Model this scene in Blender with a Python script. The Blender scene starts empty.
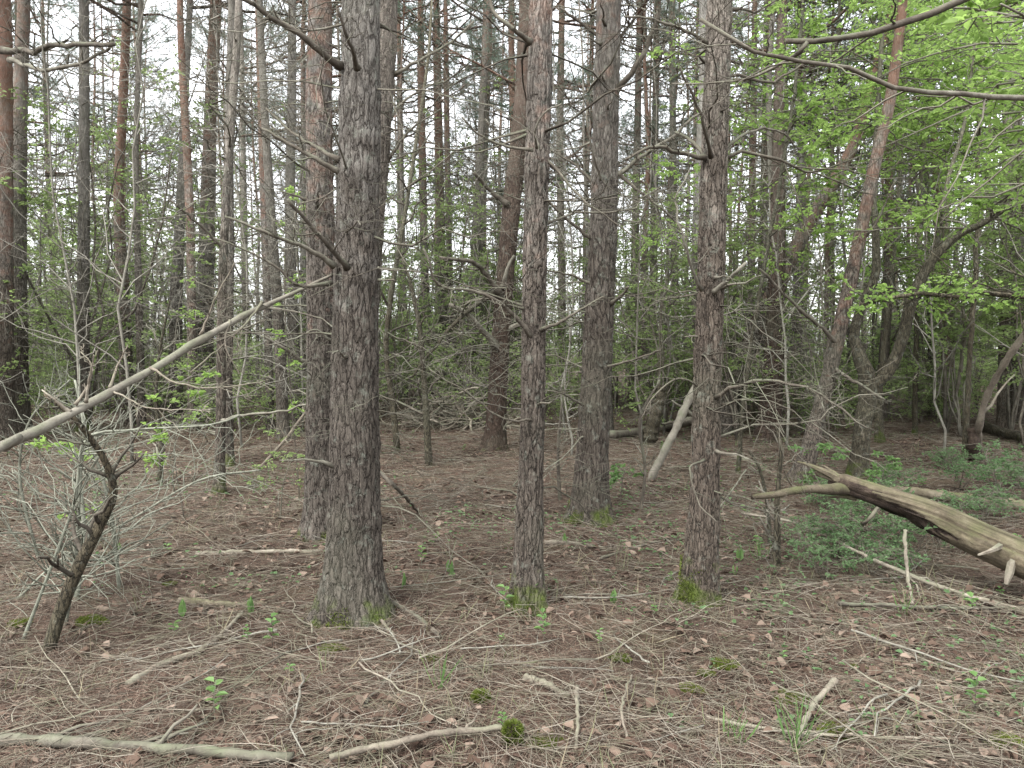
import bpy, math, numpy as np
from mathutils import Matrix, Vector
R = math.radians
rng = np.random.default_rng(7)
C = bpy.context.scene.collection
scene = bpy.context.scene

# ------------------------------------------------------------------ camera geometry
F_PX, PITCH, EYE = 788.0, math.atan((384 - 345) / 788.0), 1.5

def hash2(ix, iy, s):
    h = (ix.astype(np.int64) * 374761393 + iy.astype(np.int64) * 668265263 + s * 974634541) & 0x7fffffff
    h = ((h ^ (h >> 13)) * 1274126177) & 0x7fffffff
    h = h ^ (h >> 16)
    return (h & 0xffff) / 65535.0

def vnoise(x, y, s=0):
    x = np.asarray(x, float); y = np.asarray(y, float)
    ix = np.floor(x); iy = np.floor(y); fx = x - ix; fy = y - iy
    fx = fx * fx * (3 - 2 * fx); fy = fy * fy * (3 - 2 * fy)
    a = hash2(ix, iy, s); b = hash2(ix + 1, iy, s); c = hash2(ix, iy + 1, s); d = hash2(ix + 1, iy + 1, s)
    return (a * (1 - fx) + b * fx) * (1 - fy) + (c * (1 - fx) + d * fx) * fy - 0.5

def ground_h(x, y):
    x = np.asarray(x, float); y = np.asarray(y, float)
    h = 0.10 * vnoise(x / 3.1, y / 3.1, 1) + 0.07 * vnoise(x / 1.1, y / 1.1, 2) + 0.045 * vnoise(x / 0.42, y / 0.42, 3) + 0.022 * vnoise(x / 0.15, y / 0.15, 4)
    return h * np.clip(np.hypot(x, y) / 2.0, 0.3, 1.0)

CAM = np.array([0.0, 0.0, EYE + float(ground_h(0.0, 0.0))])

def pdir(px, py):
    u = (px - 512) / F_PX; v = (384 - py) / F_PX
    return np.array([u, math.cos(PITCH) + v * math.sin(PITCH), -math.sin(PITCH) + v * math.cos(PITCH)])

def at(px, py, D):
    d = pdir(px, py); return CAM + d * (D / d[1])

def on_ground(px, py, dz=0.0):
    d = pdir(px, py); d = d / d[1]
    t = np.linspace(0.5, 60, 6000)
    P = CAM[None] + d[None] * t[:, None]
    below = P[:, 2] < ground_h(P[:, 0], P[:, 1]) + dz
    i = int(np.argmax(below)) if below.any() else 5999
    p = P[i].copy(); p[2] = float(ground_h(p[0], p[1])) + dz
    return p

# ------------------------------------------------------------------ mesh helpers
class MB:
    """collects arrays of quads and triangles with a material slot each"""
    def __init__(s): s.V = []; s.Q = []; s.T = []; s.qm = []; s.tm = []; s.n = 0
    def add(s, V, Q=None, T=None, m=0):
        V = np.asarray(V, float).reshape(-1, 3)
        if Q is not None and len(Q): s.Q.append(np.asarray(Q) + s.n); s.qm.append(np.full(len(Q), m))
        if T is not None and len(T): s.T.append(np.asarray(T) + s.n); s.tm.append(np.full(len(T), m))
        s.V.append(V); s.n += len(V)
    def mesh(s, name, mats, smooth=True):
        V = np.concatenate(s.V) if s.V else np.zeros((0, 3))
        Q = np.concatenate(s.Q) if s.Q else np.zeros((0, 4), int)
        T = np.concatenate(s.T) if s.T else np.zeros((0, 3), int)
        me = bpy.data.meshes.new(name)
        me.vertices.add(len(V)); me.vertices.foreach_set('co', V.astype(np.float32).ravel())
        nl = Q.size + T.size
        me.loops.add(nl); me.loops.foreach_set('vertex_index', np.concatenate([Q.ravel(), T.ravel()]).astype(np.int32))
        npoly = len(Q) + len(T)
        me.polygons.add(npoly)
        st = np.concatenate([np.arange(len(Q)) * 4, Q.size + np.arange(len(T)) * 3]).astype(np.int32)
        me.polygons.foreach_set('loop_start', st)
        mi = np.concatenate([np.concatenate(s.qm) if s.qm else np.zeros(0), np.concatenate(s.tm) if s.tm else np.zeros(0)]).astype(np.int32)
        me.polygons.foreach_set('material_index', mi)
        me.polygons.foreach_set('use_smooth', np.full(npoly, smooth))
        for m in mats: me.materials.append(m)
        me.update(calc_edges=True)
        return me
    def build(s, name, mats, parent=None, smooth=True):
        return link(name, s.mesh(name, mats, smooth), parent)

def link(name, me, parent=None):
    o = bpy.data.objects.new(name, me); C.objects.link(o)
    if parent is not None: o.parent = parent
    return o

def tag(o, label=None, cat=None, group=None, kind=None):
    if label: o['label'] = label
    if cat: o['category'] = cat
    if group: o['group'] = group
    if kind: o['kind'] = kind
    return o

def empty(name, loc, label, cat, group=None, rz=0.0, sc=1.0):
    o = bpy.data.objects.new(name, None); C.objects.link(o)
    o.location = loc; o.rotation_euler = (0, 0, rz); o.scale = (sc, sc, sc); o.empty_display_size = 0.1
    return tag(o, label, cat, group)

def norm(a): return a / np.maximum(np.linalg.norm(a, axis=-1, keepdims=True), 1e-9)

def tubes(mb, P, rad, sides=4, m=0, cap=True):
    """P [N,k,3], rad [N,k] -> N tapered tubes"""
    P = np.asarray(P, float); rad = np.asarray(rad, float)
    if P.ndim == 2: P = P[None]; rad = rad[None]
    N, k, _ = P.shape
    if N == 0: return
    t = np.empty_like(P); t[:, 1:-1] = P[:, 2:] - P[:, :-2]; t[:, 0] = P[:, 1] - P[:, 0]; t[:, -1] = P[:, -1] - P[:, -2]
    t = norm(t)
    avg = norm(P[:, -1] - P[:, 0] + 1e-6)
    ref = np.zeros((N, 3)); ref[np.arange(N), np.argmin(np.abs(avg), axis=1)] = 1
    a = norm(np.cross(t, ref[:, None, :])); b = np.cross(t, a)
    th = np.arange(sides) * 2 * math.pi / sides
    ring = P[:, :, None, :] + rad[:, :, None, None] * (a[:, :, None, :] * np.cos(th)[None, None, :, None] + b[:, :, None, :] * np.sin(th)[None, None, :, None])
    V = ring.reshape(-1, 3)
    i = np.arange(k - 1)[:, None]; j = np.arange(sides)[None, :]; j2 = (j + 1) % sides
    q = np.stack([i * sides + j, i * sides + j2, (i + 1) * sides + j2, (i + 1) * sides + j], -1).reshape(-1, 4)
    Q = (q[None] + (np.arange(N) * k * sides)[:, None, None]).reshape(-1, 4)
    T = None
    if cap and sides > 2:
        jj = np.arange(1, sides - 1)
        c0 = np.stack([np.zeros_like(jj), jj + 1, jj], -1); e = (k - 1) * sides
        c1 = np.stack([np.full_like(jj, e), e + jj, e + jj + 1], -1)
        T = (np.concatenate([c0, c1])[None] + (np.arange(N) * k * sides)[:, None, None]).reshape(-1, 3)
    mb.add(V, Q, T, m)

def catmull(P, n):
    P = np.asarray(P, float); k = len(P)
    if k < 3:
        return P[0][None] + (P[-1] - P[0])[None] * np.linspace(0, 1, n)[:, None]
    X = np.concatenate([[2 * P[0] - P[1]], P, [2 * P[-1] - P[-2]]])
    s = np.concatenate([[0], np.cumsum(np.linalg.norm(np.diff(P[:, :3], axis=0), axis=1) + 1e-9)])
    u = np.interp(np.linspace(0, s[-1], n), s, np.arange(k)); i = np.minimum(u.astype(int), k - 2); f = (u - i)[:, None]
    p0, p1, p2, p3 = X[i], X[i + 1], X[i + 2], X[i + 3]
    return 0.5 * (2 * p1 + (p2 - p0) * f + (2 * p0 - 5 * p1 + 4 * p2 - p3) * f ** 2 + (3 * p1 - p0 - 3 * p2 + p3) * f ** 3)

def leaves(mb, pos, d, nrm, size, m=0, wid=0.62, fold=0.18):
    """ovate leaves folded on the midrib; arrays [N,3], size [N]"""
    N = len(pos)
    if N == 0: return
    d = norm(d); s = norm(np.cross(d, nrm)); n = np.cross(s, d)
    L = size[:, None]; W = L * wid * 0.5
    base = pos; tip = pos + d * L - n * L * 0.12
    r1 = pos + d * L * 0.32 + s * W + n * L * fold; r2 = pos + d * L * 0.7 + s * W * 0.72 + n * L * fold * 0.6
    l1 = pos + d * L * 0.32 - s * W + n * L * fold; l2 = pos + d * L * 0.7 - s * W * 0.72 + n * L * fold * 0.6
    V = np.stack([base, r1, r2, tip, l2, l1], 1).reshape(-1, 3)
    o = (np.arange(N) * 6)[:, None]
    Q = np.concatenate([o + np.array([[0, 1, 2, 3]]), o + np.array([[0, 3, 4, 5]])])
    mb.add(V, Q, None, m)

def blades(mb, pos, d, length, width, m=0, bend=0.0, side=None):
    """thin two-segment ribbons"""
    N = len(pos); d = norm(d)
    s = side if side is not None else np.cross(d, norm(rng.normal(size=(N, 3))))
    s = norm(s); up = np.cross(s, d)
    L = length[:, None]; W = width[:, None] * 0.5; b = (bend * np.ones(N))[:, None]
    mid = pos + d * L * 0.5 + up * L * b * 0.5; tip = pos + d * L
    V = np.stack([pos - s * W, pos + s * W, mid + s * W, mid - s * W, tip + s * W * 0.35, tip - s * W * 0.35], 1).reshape(-1, 3)
    o = (np.arange(N) * 6)[:, None]
    Q = np.concatenate([o + np.array([[0, 1, 2, 3]]), o + np.array([[3, 2, 4, 5]])])
    mb.add(V, Q, None, m)

# ------------------------------------------------------------------ materials
def new_mat(name):
    m = bpy.data.materials.new(name); m.use_nodes = True
    nt = m.node_tree; nt.nodes.clear()
    return m, nt, nt.nodes, nt.links

def ramp(N, stops):
    r = N.new('ShaderNodeValToRGB'); e = r.color_ramp.elements
    while len(e) > len(stops): e.remove(e[-1])
    while len(e) < len(stops): e.new(0.5)
    for x, (p, c) in zip(e, stops): x.position = p; x.color = (*c, 1) if len(c) == 3 else c
    return r

def mixc(N, Lk, fac, a, b):
    m = N.new('ShaderNodeMix'); m.data_type = 'RGBA'
    for sock, v in ((m.inputs[0], fac), (m.inputs[6], a), (m.inputs[7], b)):
        if isinstance(v, bpy.types.NodeSocket): Lk.new(v, sock)
        elif isinstance(v, (int, float)): sock.default_value = v
        else: sock.default_value = (*v, 1)
    return m.outputs[2]

def math_n(N, Lk, op, a, b=None, c=None, clamp=False):
    m = N.new('ShaderNodeMath'); m.operation = op; m.use_clamp = clamp
    for i, v in enumerate((a, b, c)):
        if v is None: continue
        if isinstance(v, bpy.types.NodeSocket): Lk.new(v, m.inputs[i])
        else: m.inputs[i].default_value = v
    return m.outputs[0]

def noise(N, Lk, vec, scale, detail=3, rough=0.55):
    n = N.new('ShaderNodeTexNoise'); n.inputs['Scale'].default_value = scale; n.inputs['Detail'].default_value = detail
    n.inputs['Roughness'].default_value = rough; Lk.new(vec, n.inputs['Vector']); return n.outputs['Fac']

def bark_material(name, displaced, cell=24.0, zs=0.36, dark=(0.022, 0.018, 0.015), lo=(0.066, 0.06, 0.053), hi=(0.185, 0.172, 0.157)):
    m, nt, N, Lk = new_mat(name)
    out = N.new('ShaderNodeOutputMaterial'); bs = N.new('ShaderNodeBsdfPrincipled'); bs.inputs['Roughness'].default_value = 0.92
    bs.inputs['Specular IOR Level'].default_value = 0.15
    tc = N.new('ShaderNodeTexCoord'); oi = N.new('ShaderNodeObjectInfo')
    add = N.new('ShaderNodeVectorMath'); add.operation = 'MULTIPLY_ADD'
    Lk.new(oi.outputs['Random'], add.inputs[0]); add.inputs[1].default_value = (37.1, 17.3, 51.7); Lk.new(tc.outputs['Object'], add.inputs[2])
    vec = add.outputs[0]
    mp = N.new('ShaderNodeMapping'); mp.inputs['Scale'].default_value = (1, 1, zs); Lk.new(vec, mp.inputs['Vector'])
    nz = N.new('ShaderNodeTexNoise'); nz.inputs['Scale'].default_value = 30; nz.inputs['Detail'].default_value = 5; Lk.new(mp.outputs[0], nz.inputs['Vector'])
    wa = N.new('ShaderNodeVectorMath'); wa.operation = 'MULTIPLY_ADD'; wa.inputs[1].default_value = (0.07, 0.07, 0.07)
    Lk.new(nz.outputs['Color'], wa.inputs[0]); Lk.new(mp.outputs[0], wa.inputs[2])
    v1 = N.new('ShaderNodeTexVoronoi'); v1.feature = 'DISTANCE_TO_EDGE'; v1.inputs['Scale'].default_value = cell; Lk.new(wa.outputs[0], v1.inputs['Vector'])
    vc = N.new('ShaderNodeTexVoronoi'); vc.inputs['Scale'].default_value = cell; Lk.new(wa.outputs[0], vc.inputs['Vector'])
    v2 = N.new('ShaderNodeTexVoronoi'); v2.feature = 'DISTANCE_TO_EDGE'; v2.inputs['Scale'].default_value = cell * 2.3; Lk.new(wa.outputs[0], v2.inputs['Vector'])
    for vv, k_ in ((v1, 1.0), (vc, 1.0), (v2, 2.3)): Lk.new(math_n(N, Lk, 'MULTIPLY_ADD', oi.outputs['Random'], cell * k_ * 0.5, cell * k_ * 0.72), vv.inputs['Scale'])
    sep = N.new('ShaderNodeSeparateXYZ'); Lk.new(tc.outputs['Object'], sep.inputs[0]); z = sep.outputs['Z']
    big = noise(N, Lk, vec, 2.2, 3); fine = noise(N, Lk, mp.outputs[0], 70, 5, 0.7); med = noise(N, Lk, vec, 9, 3)
    crack = ramp(N, [(0.0, (0, 0, 0)), (0.1, (0.75, 0.75, 0.75)), (0.3, (1, 1, 1))]); Lk.new(v1.outputs['Distance'], crack.inputs[0])
    crack2 = ramp(N, [(0.0, (0, 0, 0)), (0.12, (1, 1, 1))]); Lk.new(v2.outputs['Distance'], crack2.inputs[0])
    # cracks close up towards the smoother upper bark
    up = N.new('ShaderNodeMapRange'); up.inputs[1].default_value = 1.8; up.inputs[2].default_value = 5.0; Lk.new(z, up.inputs[0])
    ck = math_n(N, Lk, 'MULTIPLY', crack.outputs[0], math_n(N, Lk, 'MULTIPLY_ADD', crack2.outputs[0], 0.35, 0.65))
    ck = math_n(N, Lk, 'MAXIMUM', ck, math_n(N, Lk, 'MULTIPLY', up.outputs[0], 0.65))
    sepc = N.new('ShaderNodeSeparateColor'); Lk.new(vc.outputs['Color'], sepc.inputs[0])
    tone = math_n(N, Lk, 'ADD', math_n(N, Lk, 'MULTIPLY', fine, 1.15), math_n(N, Lk, 'MULTIPLY', sepc.outputs[0], 0.22))
    tone = math_n(N, Lk, 'ADD', tone, math_n(N, Lk, 'MULTIPLY_ADD', big, 0.8, -0.55))
    plate = ramp(N, [(0.15, lo), (0.5, tuple((a + b) / 2 for a, b in zip(lo, hi))), (0.9, hi)]); Lk.new(tone, plate.inputs[0])
    upn = math_n(N, Lk, 'MULTIPLY_ADD', z, 0.7, math_n(N, Lk, 'MULTIPLY_ADD', med, 2.2, -2.35), clamp=True)
    age = mixc(N, Lk, upn, (0.7, 0.66, 0.62), (1.42, 1.44, 1.44)); ag = N.new('ShaderNodeMix'); ag.data_type = 'RGBA'; ag.blend_type = 'MULTIPLY'; ag.inputs[0].default_value = 1.0
    tint = ramp(N, [(0.0, (0.8, 0.78, 0.75)), (0.35, (1.02, 1.02, 1.02)), (0.7, (1.1, 1.03, 0.97)), (1.0, (0.9, 0.93, 0.9))]); Lk.new(oi.outputs['Random'], tint.inputs[0]); tm = N.new('ShaderNodeMix'); tm.data_type = 'RGBA'; tm.blend_type = 'MULTIPLY'; tm.inputs[0].default_value = 1.0
    Lk.new(age, tm.inputs[6]); Lk.new(tint.outputs[0], tm.inputs[7]); age = tm.outputs[2]
    Lk.new(plate.outputs[0], ag.inputs[6]); Lk.new(age, ag.inputs[7])
    at1 = N.new('ShaderNodeAttribute'); at1.attribute_type = 'OBJECT'; at1.attribute_name = 'orange_start'
    orange = ramp(N, [(0.2, (0.14, 0.085, 0.063)), (0.55, (0.22, 0.14, 0.105)), (0.9, (0.3, 0.22, 0.18))]); Lk.new(tone, orange.inputs[0])
    dz = math_n(N, Lk, 'SUBTRACT', z, at1.outputs['Fac'])
    of = math_n(N, Lk, 'MULTIPLY_ADD', dz, 0.3, math_n(N, Lk, 'MULTIPLY_ADD', med, 3.0, -1.35), clamp=True)
    col = mixc(N, Lk, of, ag.outputs[2], orange.outputs[0])
    # reddish inner bark in the fissures
    col = mixc(N, Lk, ck, mixc(N, Lk, of, dark, (0.1, 0.05, 0.035)), col)
    # greenish algae film in large patches
    alg = ramp(N, [(0.5, (0, 0, 0)), (0.75, (0.4, 0.4, 0.4))]); Lk.new(noise(N, Lk, vec, 1.3, 4), alg.inputs[0])
    col = mixc(N, Lk, alg.outputs[0], col, (0.1, 0.105, 0.075))
    lich = ramp(N, [(0.56, (0, 0, 0)), (0.68, (0.45, 0.45, 0.45))]); Lk.new(noise(N, Lk, vec, 14, 5, 0.7), lich.inputs[0])
    col = mixc(N, Lk, lich.outputs[0], col, (0.2, 0.215, 0.18))
    at2 = N.new('ShaderNodeAttribute'); at2.attribute_type = 'OBJECT'; at2.attribute_name = 'moss_height'
    mz = math_n(N, Lk, 'SUBTRACT', at2.outputs['Fac'], z)
    mf = math_n(N, Lk, 'MULTIPLY_ADD', mz, 5.0, math_n(N, Lk, 'MULTIPLY_ADD', med, 4.0, -2.0), clamp=True)
    mossc = ramp(N, [(0.3, (0.03, 0.04, 0.012)), (0.7, (0.085, 0.115, 0.022))]); Lk.new(fine, mossc.inputs[0])
    col = mixc(N, Lk, mf, col, mossc.outputs[0])
    Lk.new(col, bs.inputs['Base Color'])
    h = math_n(N, Lk, 'ADD', math_n(N, Lk, 'MULTIPLY', ck, 0.72), math_n(N, Lk, 'MULTIPLY', fine, 0.32))
    h = math_n(N, Lk, 'ADD', h, math_n(N, Lk, 'MULTIPLY', sepc.outputs[1], 0.3))
    if displaced:
        dp = N.new('ShaderNodeDisplacement'); dp.inputs['Midlevel'].default_value = 0.8; dp.inputs['Scale'].default_value = 0.013; dp.space = 'OBJECT'
        Lk.new(h, dp.inputs['Height']); Lk.new(dp.outputs[0], out.inputs['Displacement']); m.displacement_method = 'BOTH'
    else:
        bp = N.new('ShaderNodeBump'); bp.inputs['Strength'].default_value = 0.9; bp.inputs['Distance'].default_value = 0.014
        Lk.new(h, bp.inputs['Height']); Lk.new(bp.outputs[0], bs.inputs['Normal'])
    Lk.new(bs.outputs[0], out.inputs[0])
    return m

def leaf_material(name, cols, trans, tfac=0.45):
    m, nt, N, Lk = new_mat(name)
    out = N.new('ShaderNodeOutputMaterial'); g = N.new('ShaderNodeNewGeometry'); oi = N.new('ShaderNodeObjectInfo')
    r = ramp(N, [(i / max(1, len(cols) - 1), c) for i, c in enumerate(cols)])
    Lk.new(math_n(N, Lk, 'MULTIPLY_ADD', oi.outputs['Random'], 0.35, math_n(N, Lk, 'MULTIPLY', g.outputs['Random Per Island'], 0.65)), r.inputs[0])
    d = N.new('ShaderNodeBsdfPrincipled'); d.inputs['Roughness'].default_value = 0.6; d.inputs['Specular IOR Level'].default_value = 0.3; Lk.new(r.outputs[0], d.inputs['Base Color'])
    t = N.new('ShaderNodeBsdfTranslucent'); Lk.new(mixc(N, Lk, 0.5, r.outputs[0], trans), t.inputs['Color'])
    mx = N.new('ShaderNodeMixShader'); mx.inputs[0].default_value = tfac
    Lk.new(d.outputs[0], mx.inputs[1]); Lk.new(t.outputs[0], mx.inputs[2]); Lk.new(mx.outputs[0], out.inputs[0])
    return m

def island_material(name, cols, rough=0.9, noise_scale=0.0, patch=None):
    m, nt, N, Lk = new_mat(name)
    out = N.new('ShaderNodeOutputMaterial'); g = N.new('ShaderNodeNewGeometry'); bs = N.new('ShaderNodeBsdfPrincipled')
    bs.inputs['Roughness'].default_value = rough; bs.inputs['Specular IOR Level'].default_value = 0.2
    r = ramp(N, [(i / max(1, len(cols) - 1), c) for i, c in enumerate(cols)]); Lk.new(g.outputs['Random Per Island'], r.inputs[0])
    col = r.outputs[0]
    if noise_scale:
        tc = N.new('ShaderNodeTexCoord'); f = noise(N, Lk, tc.outputs['Object'], noise_scale, 4)
        rr = ramp(N, [(0.45, (0, 0, 0)), (0.62, (1, 1, 1))]); Lk.new(f, rr.inputs[0]); col = mixc(N, Lk, math_n(N, Lk, 'MULTIPLY', rr.outputs[0], 0.7), col, patch)
    Lk.new(col, bs.inputs['Base Color']); Lk.new(bs.outputs[0], out.inputs[0])
    return m

def wood_material(name, c0, c1, c2, ns=14, moss=None, bump=0.004):
    m, nt, N, Lk = new_mat(name)
    out = N.new('ShaderNodeOutputMaterial'); bs = N.new('ShaderNodeBsdfPrincipled'); bs.inputs['Roughness'].default_value = 0.85; bs.inputs['Specular IOR Level'].default_value = 0.2
    tc = N.new('ShaderNodeTexCoord'); oi = N.new('ShaderNodeObjectInfo'); g = N.new('ShaderNodeNewGeometry')
    add = N.new('ShaderNodeVectorMath'); add.operation = 'MULTIPLY_ADD'; Lk.new(oi.outputs['Random'], add.inputs[0]); add.inputs[1].default_value = (31, 17, 23); Lk.new(tc.outputs['Object'], add.inputs[2])
    vec = add.outputs[0]
    f = noise(N, Lk, vec, ns, 5, 0.65); f2 = noise(N, Lk, vec, ns * 6, 4, 0.7)
    fac = math_n(N, Lk, 'ADD', math_n(N, Lk, 'MULTIPLY', f, 0.75), math_n(N, Lk, 'MULTIPLY', f2, 0.35))
    fac = math_n(N, Lk, 'ADD', fac, math_n(N, Lk, 'MULTIPLY_ADD', oi.outputs['Random'], 0.24, -0.16))
    r = ramp(N, [(0.3, c0), (0.5, c1), (0.72, c2)]); Lk.new(fac, r.inputs[0]); col = r.outputs[0]
    if moss:
        sp = N.new('ShaderNodeSeparateXYZ'); Lk.new(g.outputs['Normal'], sp.inputs[0])
        mf = math_n(N, Lk, 'MULTIPLY_ADD', sp.outputs['Z'], 0.5, math_n(N, Lk, 'MULTIPLY_ADD', noise(N, Lk, vec, 6, 3), 2.6, -1.35), clamp=True)
        col = mixc(N, Lk, mf, col, moss)
    Lk.new(col, bs.inputs['Base Color'])
    bp = N.new('ShaderNodeBump'); bp.inputs['Distance'].default_value = bump; Lk.new(f2, bp.inputs['Height']); Lk.new(bp.outputs[0], bs.inputs['Normal'])
    Lk.new(bs.outputs[0], out.inputs[0]); return m

M = {}
M['bark_near'] = bark_material('plated_pine_bark', True, 36, 0.24)
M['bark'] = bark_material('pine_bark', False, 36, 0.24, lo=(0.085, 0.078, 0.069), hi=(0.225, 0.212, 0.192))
M['bark_brown'] = bark_material('dark_brown_pine_bark', False, 34, 0.26, dark=(0.02, 0.014, 0.011), lo=(0.05, 0.037, 0.03), hi=(0.125, 0.1, 0.085))
M['bark_dark'] = bark_material('mossy_broadleaf_bark', False, 40, 0.3, dark=(0.022, 0.02, 0.015), lo=(0.07, 0.066, 0.05), hi=(0.18, 0.17, 0.13))
M['deadwood'] = wood_material('dead_branch_wood', (0.04, 0.034, 0.027), (0.09, 0.078, 0.062), (0.18, 0.172, 0.14), 9, (0.105, 0.115, 0.078))
M['greytwig'] = wood_material('grey_dead_twigs', (0.085, 0.078, 0.065), (0.15, 0.142, 0.118), (0.23, 0.225, 0.19), 9)  # grey lightened as well, so twigs deep in the wood seem better lit
M['bark_far_lit'] = bark_material('far_pine_bark_lit', False, 36, 0.24, lo=(0.13, 0.12, 0.107), hi=(0.3, 0.285, 0.262))  # paler copy of the pine bark: light on distant trunks put into the colour
M['palewood'] = wood_material('pale_dead_wood', (0.075, 0.063, 0.05), (0.155, 0.133, 0.105), (0.26, 0.235, 0.19), 11, (0.12, 0.125, 0.085))
M['log'] = wood_material('weathered_log_wood', (0.05, 0.04, 0.029), (0.105, 0.088, 0.062), (0.175, 0.153, 0.112), 7, (0.085, 0.09, 0.042), 0.008)
def grained_log():
    m = wood_material('weathered_grained_wood', (0.05, 0.04, 0.029), (0.105, 0.088, 0.062), (0.175, 0.153, 0.112), 7, (0.085, 0.09, 0.042), 0.008)
    N, Lk = m.node_tree.nodes, m.node_tree.links; bs = next(n for n in N if n.type == 'BSDF_PRINCIPLED'); at_ = N.new('ShaderNodeAttribute'); at_.attribute_name = 'grain'
    r = ramp(N, [(0.15, (0.42, 0.4, 0.36)), (0.5, (0.92, 0.92, 0.9)), (0.85, (1.35, 1.33, 1.28))]); Lk.new(at_.outputs['Fac'], r.inputs[0])
    old = bs.inputs['Base Color'].links[0].from_socket; mx = N.new('ShaderNodeMix'); mx.data_type = 'RGBA'; mx.blend_type = 'MULTIPLY'; mx.inputs[0].default_value = 1.0
    Lk.new(old, mx.inputs[6]); Lk.new(r.outputs[0], mx.inputs[7]); Lk.new(mx.outputs[2], bs.inputs['Base Color']); return m
M['log_grain'] = grained_log()
M['polewood'] = wood_material('patchy_dead_pole_wood', (0.042, 0.037, 0.029), (0.1, 0.09, 0.072), (0.19, 0.176, 0.145), 5, (0.1, 0.11, 0.07), 0.006)
M['lichen'] = wood_material('lichen_grey_twigs', (0.075, 0.075, 0.058), (0.145, 0.15, 0.118), (0.24, 0.25, 0.2), 12)
M['rot'] = wood_material('rotten_inner_wood', (0.016, 0.012, 0.01), (0.048, 0.035, 0.027), (0.11, 0.085, 0.065), 16, None, 0.01)
M['needle'] = leaf_material('pine_needles', [(0.07, 0.105, 0.082), (0.105, 0.145, 0.112), (0.145, 0.185, 0.138)], (0.2, 0.26, 0.18), 0.45)
M['spring'] = leaf_material('spring_leaves', [(0.13, 0.215, 0.055), (0.185, 0.285, 0.075), (0.245, 0.345, 0.11)], (0.42, 0.6, 0.17), 0.6)
M['under'] = leaf_material('understory_leaves', [(0.125, 0.18, 0.065), (0.175, 0.24, 0.09), (0.23, 0.29, 0.125)], (0.4, 0.53, 0.2), 0.6)
M['herb'] = leaf_material('herb_leaves', [(0.07, 0.13, 0.045), (0.105, 0.19, 0.06), (0.15, 0.24, 0.085)], (0.2, 0.33, 0.1), 0.4)
M['bluegreen'] = leaf_material('undergrowth_leaves', [(0.06, 0.115, 0.05), (0.095, 0.165, 0.07), (0.135, 0.21, 0.1)], (0.2, 0.3, 0.12), 0.4)
M['moss'] = leaf_material('moss_green', [(0.04, 0.055, 0.009), (0.085, 0.11, 0.018), (0.145, 0.175, 0.03)], (0.2, 0.26, 0.04), 0.3)
M['litter'] = island_material('fallen_needles', [(0.0301, 0.0172, 0.0129), (0.0731, 0.04386, 0.03268), (0.129, 0.08342, 0.06192), (0.172, 0.1247, 0.0946), (0.2322, 0.1935, 0.1505)])
M['twig'] = island_material('fallen_twigs', [(0.043, 0.03268, 0.02494), (0.0903, 0.07396, 0.05762), (0.1505, 0.1307, 0.1032), (0.2322, 0.2107, 0.172)], 0.9, 7.0, (0.1204, 0.1161, 0.0774))
M['deadleaf'] = island_material('dead_leaves', [(0.0475, 0.02945, 0.02185), (0.0855, 0.057, 0.0418), (0.1187, 0.0836, 0.0627), (0.19, 0.1472, 0.1159)], 0.85)
M['drygrass'] = island_material('dry_grass', [(0.1105, 0.0935, 0.0595), (0.1785, 0.153, 0.1062), (0.102, 0.1275, 0.0595)])

def ground_material():
    m, nt, N, Lk = new_mat('needle_covered_soil')
    out = N.new('ShaderNodeOutputMaterial'); bs = N.new('ShaderNodeBsdfPrincipled'); bs.inputs['Roughness'].default_value = 0.97; bs.inputs['Specular IOR Level'].default_value = 0.1
    tc = N.new('ShaderNodeTexCoord'); vec = tc.outputs['Object']
    a = noise(N, Lk, vec, 1.4, 5); b = noise(N, Lk, vec, 9, 6, 0.7); c = noise(N, Lk, vec, 60, 5, 0.75)
    r = ramp(N, [(0.3, (0.018, 0.012, 0.009)), (0.5, (0.06, 0.043, 0.033)), (0.7, (0.13, 0.1, 0.078))])
    Lk.new(math_n(N, Lk, 'ADD', math_n(N, Lk, 'MULTIPLY', b, 0.45), math_n(N, Lk, 'MULTIPLY', c, 0.55)), r.inputs[0])
    pr = ramp(N, [(0.55, (0, 0, 0)), (0.7, (0.5, 0.5, 0.5))]); Lk.new(a, pr.inputs[0])
    col = mixc(N, Lk, pr.outputs[0], r.outputs[0], (0.13, 0.11, 0.07))
    dr = ramp(N, [(0.35, (0.5, 0.48, 0.46)), (0.55, (1.12, 1.12, 1.12))]); Lk.new(noise(N, Lk, vec, 0.8, 6, 0.6), dr.inputs[0]); dm = N.new('ShaderNodeMix'); dm.data_type = 'RGBA'; dm.blend_type = 'MULTIPLY'; dm.inputs[0].default_value = 1.0
    Lk.new(col, dm.inputs[6]); Lk.new(dr.outputs[0], dm.inputs[7]); col = dm.outputs[2]
    Lk.new(col, bs.inputs['Base Color'])
    bp = N.new('ShaderNodeBump'); bp.inputs['Distance'].default_value = 0.02; Lk.new(c, bp.inputs['Height']); Lk.new(bp.outputs[0], bs.inputs['Normal'])
    Lk.new(bs.outputs[0], out.inputs[0]); return m
M['ground'] = ground_material()

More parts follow.
